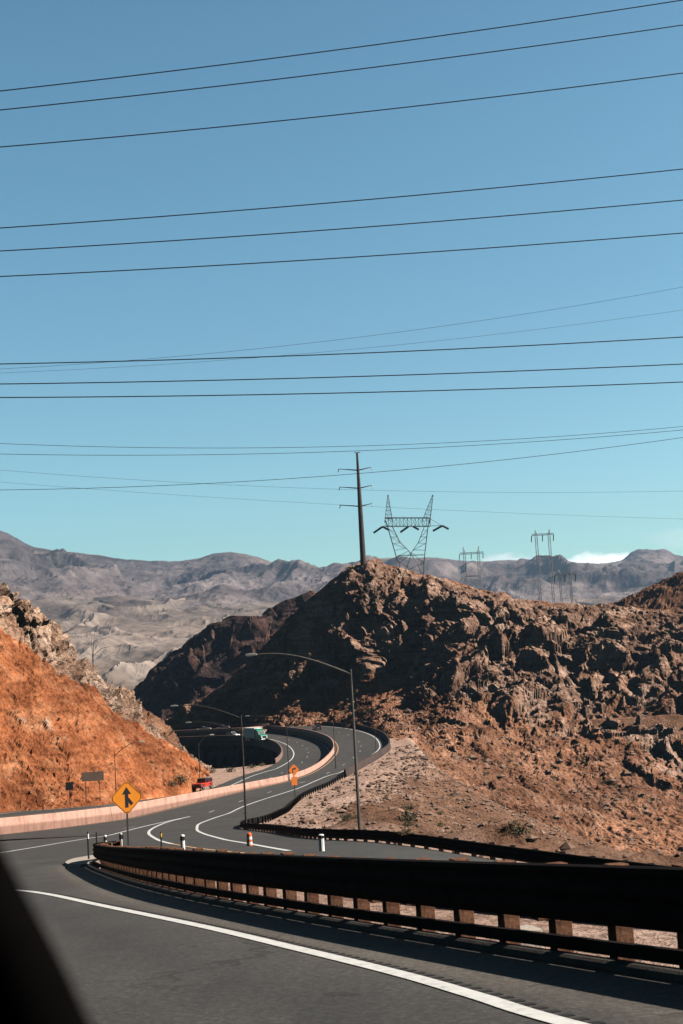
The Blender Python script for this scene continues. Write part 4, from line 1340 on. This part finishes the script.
st = MB(); q = random.Random(3)
ico = [(0, 0, 1), (.9, 0, .3), (.2, .85, .35), (-.75, .5, .3), (-.7, -.55, .35), (.3, -.9, .3), (.5, .5, -.5), (-.6, .1, -.5), (.1, -.6, -.5)]
icf = [(0, 1, 2), (0, 2, 3), (0, 3, 4), (0, 4, 5), (0, 5, 1), (1, 6, 2), (2, 6, 3), (3, 6, 7), (3, 7, 4), (4, 7, 8), (4, 8, 5), (5, 8, 1), (1, 8, 6)]
for i in range(9000):
    Y = q.uniform(55, 350); rx_ = float(interpX(np.vstack([rail2[118:], outer[:60]]), min(max(Y, 152), 345))) if Y > 150 else float(interpX(rail2[:115], min(max(Y, 33), 150)))
    X = rx_ + 1.2 + abs(q.gauss(0, 22)); 
    hit, l, nn, ix, ob, mx = scene.ray_cast(depsgraph, Vector((X, Y, 40)), Vector((0, 0, -1)))
    if not hit or ob.name not in ('ground', 'rocky_hill') or (X - rx_ < 9 and q.random() < .7): continue
    r = min(.6, .065 * math.exp(abs(q.gauss(0, .7))) * (1 + Y / 240)); a = q.uniform(0, 6.28); ca, sa = math.cos(a), math.sin(a)
    k = (q.uniform(.7, 1.4), q.uniform(.7, 1.3), q.uniform(.5, .95))
    V = []
    for x, y, z in ico:
        x, y, z = x * k[0] * q.uniform(.8, 1.2) * r, y * k[1] * q.uniform(.8, 1.2) * r, z * k[2] * r
        V.append((l[0] + x * ca - y * sa, l[1] + x * sa + y * ca, l[2] + z + r * .15))
    st.add(V, icf)
for i in range(2000):
    X = q.uniform(12, 125); Y = q.uniform(335, 470)
    hit, l, nn, ix, ob, mx = scene.ray_cast(depsgraph, Vector((X, Y, 90)), Vector((0, 0, -1)))
    if not hit or ob.name != 'rocky_hill' or nn[2] < .55: continue
    r = min(1.5, .22 * math.exp(abs(q.gauss(0, .7)))); a = q.uniform(0, 6.28); ca, sa = math.cos(a), math.sin(a)
    k = (q.uniform(.7, 1.4), q.uniform(.7, 1.3), q.uniform(.6, 1.)); V = []
    for x, y, z in ico:
        x, y, z = x * k[0] * q.uniform(.8, 1.2) * r, y * k[1] * q.uniform(.8, 1.2) * r, z * k[2] * r
        V.append((l[0] + x * ca - y * sa, l[1] + x * sa + y * ca, l[2] + z + r * .1))
    st.add(V, icf)
tag(st.build('loose_stones', M['stone']), kind='stuff')


for i in range(70):
    px_, py_ = rnd.uniform(395, 683), rnd.uniform(735, 835)
    l = drop(px_, py_)
    if l is None or l[1] < 60: continue
    shrub(tuple(l), rnd.uniform(.5, 1.15), rnd.choice((0, 1, 2, 2)), 'small low scrub bush dotted over the sunlit rocky debris slope', 'scrub bushes on the debris slope')


def ocotillo(px, py, d, h, label):
    p = P(px, py, d)
    r = empty('ocotillo', tuple(p), label=label, cat='desert plant', group='bare ocotillo plants on the ridge')
    q = random.Random(int(px))
    for i in range(3):
        a = q.uniform(0, 6.28); sp = q.uniform(.05, .3) * h * .5
        hh = h * q.uniform(.55, 1.)
        MB().tube([(0, 0, -.8), (sp * .25 * math.cos(a), sp * .25 * math.sin(a), hh * .4), (sp * math.cos(a), sp * math.sin(a), hh)], [.06, .045, .02], 5).build('stem', M['twig'], r)
    MB().tube([(0, 0, h * .25), (h * .22, 0, h * .42), (h * .42, -.2, h * .45)], [.05, .045, .03], 5).build('stem', M['twig'], r)


ocotillo(93, 667, 243, 7.5, 'tall bare ocotillo on the ridge of the orange hill')
ocotillo(61, 640, 241, 3., 'small bare ocotillo higher up the ridge of the orange hill')

# ------------------------------------------------------------------ window frame of the car the picture is taken from
cf = empty('car_door', (0, 0, -.6), label='out of focus black car window frame at the lower left edge', cat='car door')
def CP(px, py, d):
    q = P(px, py, d); return np.array([q[0], q[1], q[2] + .6])
pts = [CP(-118, 700, .66), CP(-66, 800, .62), CP(-23, 890, .58), CP(17, 970, .55), CP(48, 1040, .52), CP(96, 1150, .48), CP(146, 1280, .44)]
fr = catmull(pts, 24)
MB().tube(list(fr), .0165, 12).build('window_frame', M['car_trim'], cf, smooth=True)
a = catmull([CP(-180, 760, .66), CP(-60, 905, .60), CP(-22, 975, .56), CP(10, 1040, .53), CP(60, 1150, .49), CP(110, 1280, .45)], 20)
b_ = catmull([CP(-420, 800, .66), CP(-300, 930, .60), CP(-260, 990, .56), CP(-220, 1060, .53), CP(-170, 1160, .49), CP(-120, 1290, .45)], 20)
Q = np.stack([a, b_], 1)
V = list(Q.reshape(-1, 3)) + list((Q + np.array([-.004, .03, -.02])).reshape(-1, 3))
Fc = []
nq = 20
for i in range(nq - 1):
    A0 = i * 2; 
    Fc += [(A0, A0 + 1, A0 + 3, A0 + 2), (40 + A0, 40 + A0 + 2, 40 + A0 + 3, 40 + A0 + 1), (A0, A0 + 2, 40 + A0 + 2, 40 + A0), (A0 + 1, 40 + A0 + 1, 40 + A0 + 3, A0 + 3)]
mesh_obj('door_panel', V, Fc, M['car_trim2'], cf)

# ------------------------------------------------------------------ haze
hz = MB().box((0, 3400, 300), (22000, 9800, 880)).build('haze', None, None)
tag(hz, kind='stuff')
mt = bpy.data.materials.new('air'); mt.use_nodes = True; nt = mt.node_tree; nt.nodes.clear()
out = nt.nodes.new('ShaderNodeOutputMaterial'); pv = nt.nodes.new('ShaderNodeVolumePrincipled')
pv.inputs['Color'].default_value = (.55, .75, 1., 1); pv.inputs['Density'].default_value = 0.000062
pv.inputs['Anisotropy'].default_value = 0.5
nt.links.new(pv.outputs[0], out.inputs['Volume'])
hz.data.materials.append(mt)

# ------------------------------------------------------------------ sky and sun
SUN_EL, SUN_AZ = math.radians(36), math.radians(93)
world = bpy.data.worlds.new('World'); scene.world = world; world.use_nodes = True
nt = world.node_tree; nt.nodes.clear()
out = nt.nodes.new('ShaderNodeOutputWorld'); bg = nt.nodes.new('ShaderNodeBackground')
sky = nt.nodes.new('ShaderNodeTexSky'); sky.sky_type = 'NISHITA'; sky.sun_disc = False
sky.sun_elevation = SUN_EL; sky.sun_rotation = SUN_AZ; sky.altitude = 400; sky.air_density = 1.0; sky.dust_density = .6; sky.ozone_density = 1.0
tint = mix(nt, 1., sky.outputs[0], (.80, 1.16, 1.14), 'MULTIPLY')
# zenith darkened to keep overhead skylight out of the shadows
tcz = nt.nodes.new('ShaderNodeTexCoord'); sz = nt.nodes.new('ShaderNodeSeparateXYZ'); nt.links.new(tcz.outputs['Generated'], sz.inputs[0])
tint = mix(nt, 1., tint, ramp(nt, sz.outputs[2], [(.0, (1.36, 1.32, 1.25)), (.2, (1.08, 1.08, 1.06)), (.36, (1.0, 1.08, 1.06)), (.44, (.95, 1.04, 1.04)), (.58, (.14, .16, .2))]), 'MULTIPLY')
# sky behind and to the left dimmed too, so shadows get less fill
dt = N(nt, 'ShaderNodeVectorMath', operation='DOT_PRODUCT'); nt.links.new(tcz.outputs['Generated'], dt.inputs[0]); dt.inputs[1].default_value = (.45, .89, 0)
mr0 = N(nt, 'ShaderNodeMapRange'); nt.links.new(dt.outputs['Value'], mr0.inputs[0]); mr0.inputs[1].default_value = -.3; mr0.inputs[2].default_value = .55; mr0.inputs[3].default_value = .22; mr0.inputs[4].default_value = 1.
tint = mix(nt, 1., tint, mr0.outputs[0], 'MULTIPLY')
# a low white cloud bank behind the mountains
tc = nt.nodes.new('ShaderNodeTexCoord')
def cloud(px, py, sx, sy, col, seed):
    cdir = P(px, py, 1.); cdir /= np.linalg.norm(cdir)
    sb = N(nt, 'ShaderNodeVectorMath', operation='SUBTRACT'); nt.links.new(tc.outputs['Generated'], sb.inputs[0]); sb.inputs[1].default_value = tuple(cdir)
    ml = N(nt, 'ShaderNodeVectorMath', operation='MULTIPLY'); nt.links.new(sb.outputs[0], ml.inputs[0]); ml.inputs[1].default_value = (F / sx, 8., F / sy)
    ln = N(nt, 'ShaderNodeVectorMath', operation='LENGTH'); nt.links.new(ml.outputs[0], ln.inputs[0])
    nz = N(nt, 'ShaderNodeTexNoise'); nz.inputs['Scale'].default_value = 55 + seed; nz.inputs['Detail'].default_value = 5
    mp = N(nt, 'ShaderNodeMapping'); mp.inputs['Scale'].default_value = (1, 1, 2.2); nt.links.new(tc.outputs['Generated'], mp.inputs[0]); nt.links.new(mp.outputs[0], nz.inputs['Vector'])
    a = N(nt, 'ShaderNodeMath', operation='MULTIPLY_ADD'); nt.links.new(nz.outputs[0], a.inputs[0]); a.inputs[1].default_value = -1.9
    nt.links.new(ln.outputs[1], a.inputs[2])
    return ramp(nt, a.outputs[0], [(.0, 1.), (.22, 0.)]) if False else a.outputs[0], col


def add_cloud(base, px, py, sx, sy, col, amt, seed):
    v, _ = cloud(px, py, sx, sy, col, seed)
    mr = N(nt, 'ShaderNodeMapRange'); nt.links.new(v, mr.inputs[0])
    mr.inputs[1].default_value = .25; mr.inputs[2].default_value = -.35; mr.inputs[3].default_value = 0; mr.inputs[4].default_value = amt
    return mix(nt, mr.outputs[0], base, col)


skyc = add_cloud(tint, 594, 563, 44, 9, (15., 15., 14.7), .85, 0)
skyc = add_cloud(skyc, 505, 562, 30, 7, (12., 12., 12.5), .5, 9)
skyc = add_cloud(skyc, 690, 537, 40, 10, (13., 12., 12.2), .12, 17)
nt.links.new(skyc, bg.inputs[0])
bg.inputs[1].default_value = .062
nt.links.new(bg.outputs[0], out.inputs[0])
sl = bpy.data.lights.new('sun', 'SUN'); sl.energy = 5.0; sl.angle = math.radians(.5); sl.color = (1., .93, .84)
so = bpy.data.objects.new('sun', sl); link(so)
sd_ = Vector((math.sin(SUN_AZ) * math.cos(SUN_EL), math.cos(SUN_AZ) * math.cos(SUN_EL), math.sin(SUN_EL)))
so.rotation_euler = sd_.to_track_quat('Z', 'Y').to_euler()
so.location = (60, 30, 60)

scene.view_settings.view_transform = 'Standard'
scene.view_settings.look = 'None'
scene.view_settings.exposure = .9
scene.view_settings.gamma = 1.
scene.cycles.volume_bounces = 0
scene.cycles.max_bounces = 6
scene.cycles.diffuse_bounces = 0
scene.cycles.use_denoising = True
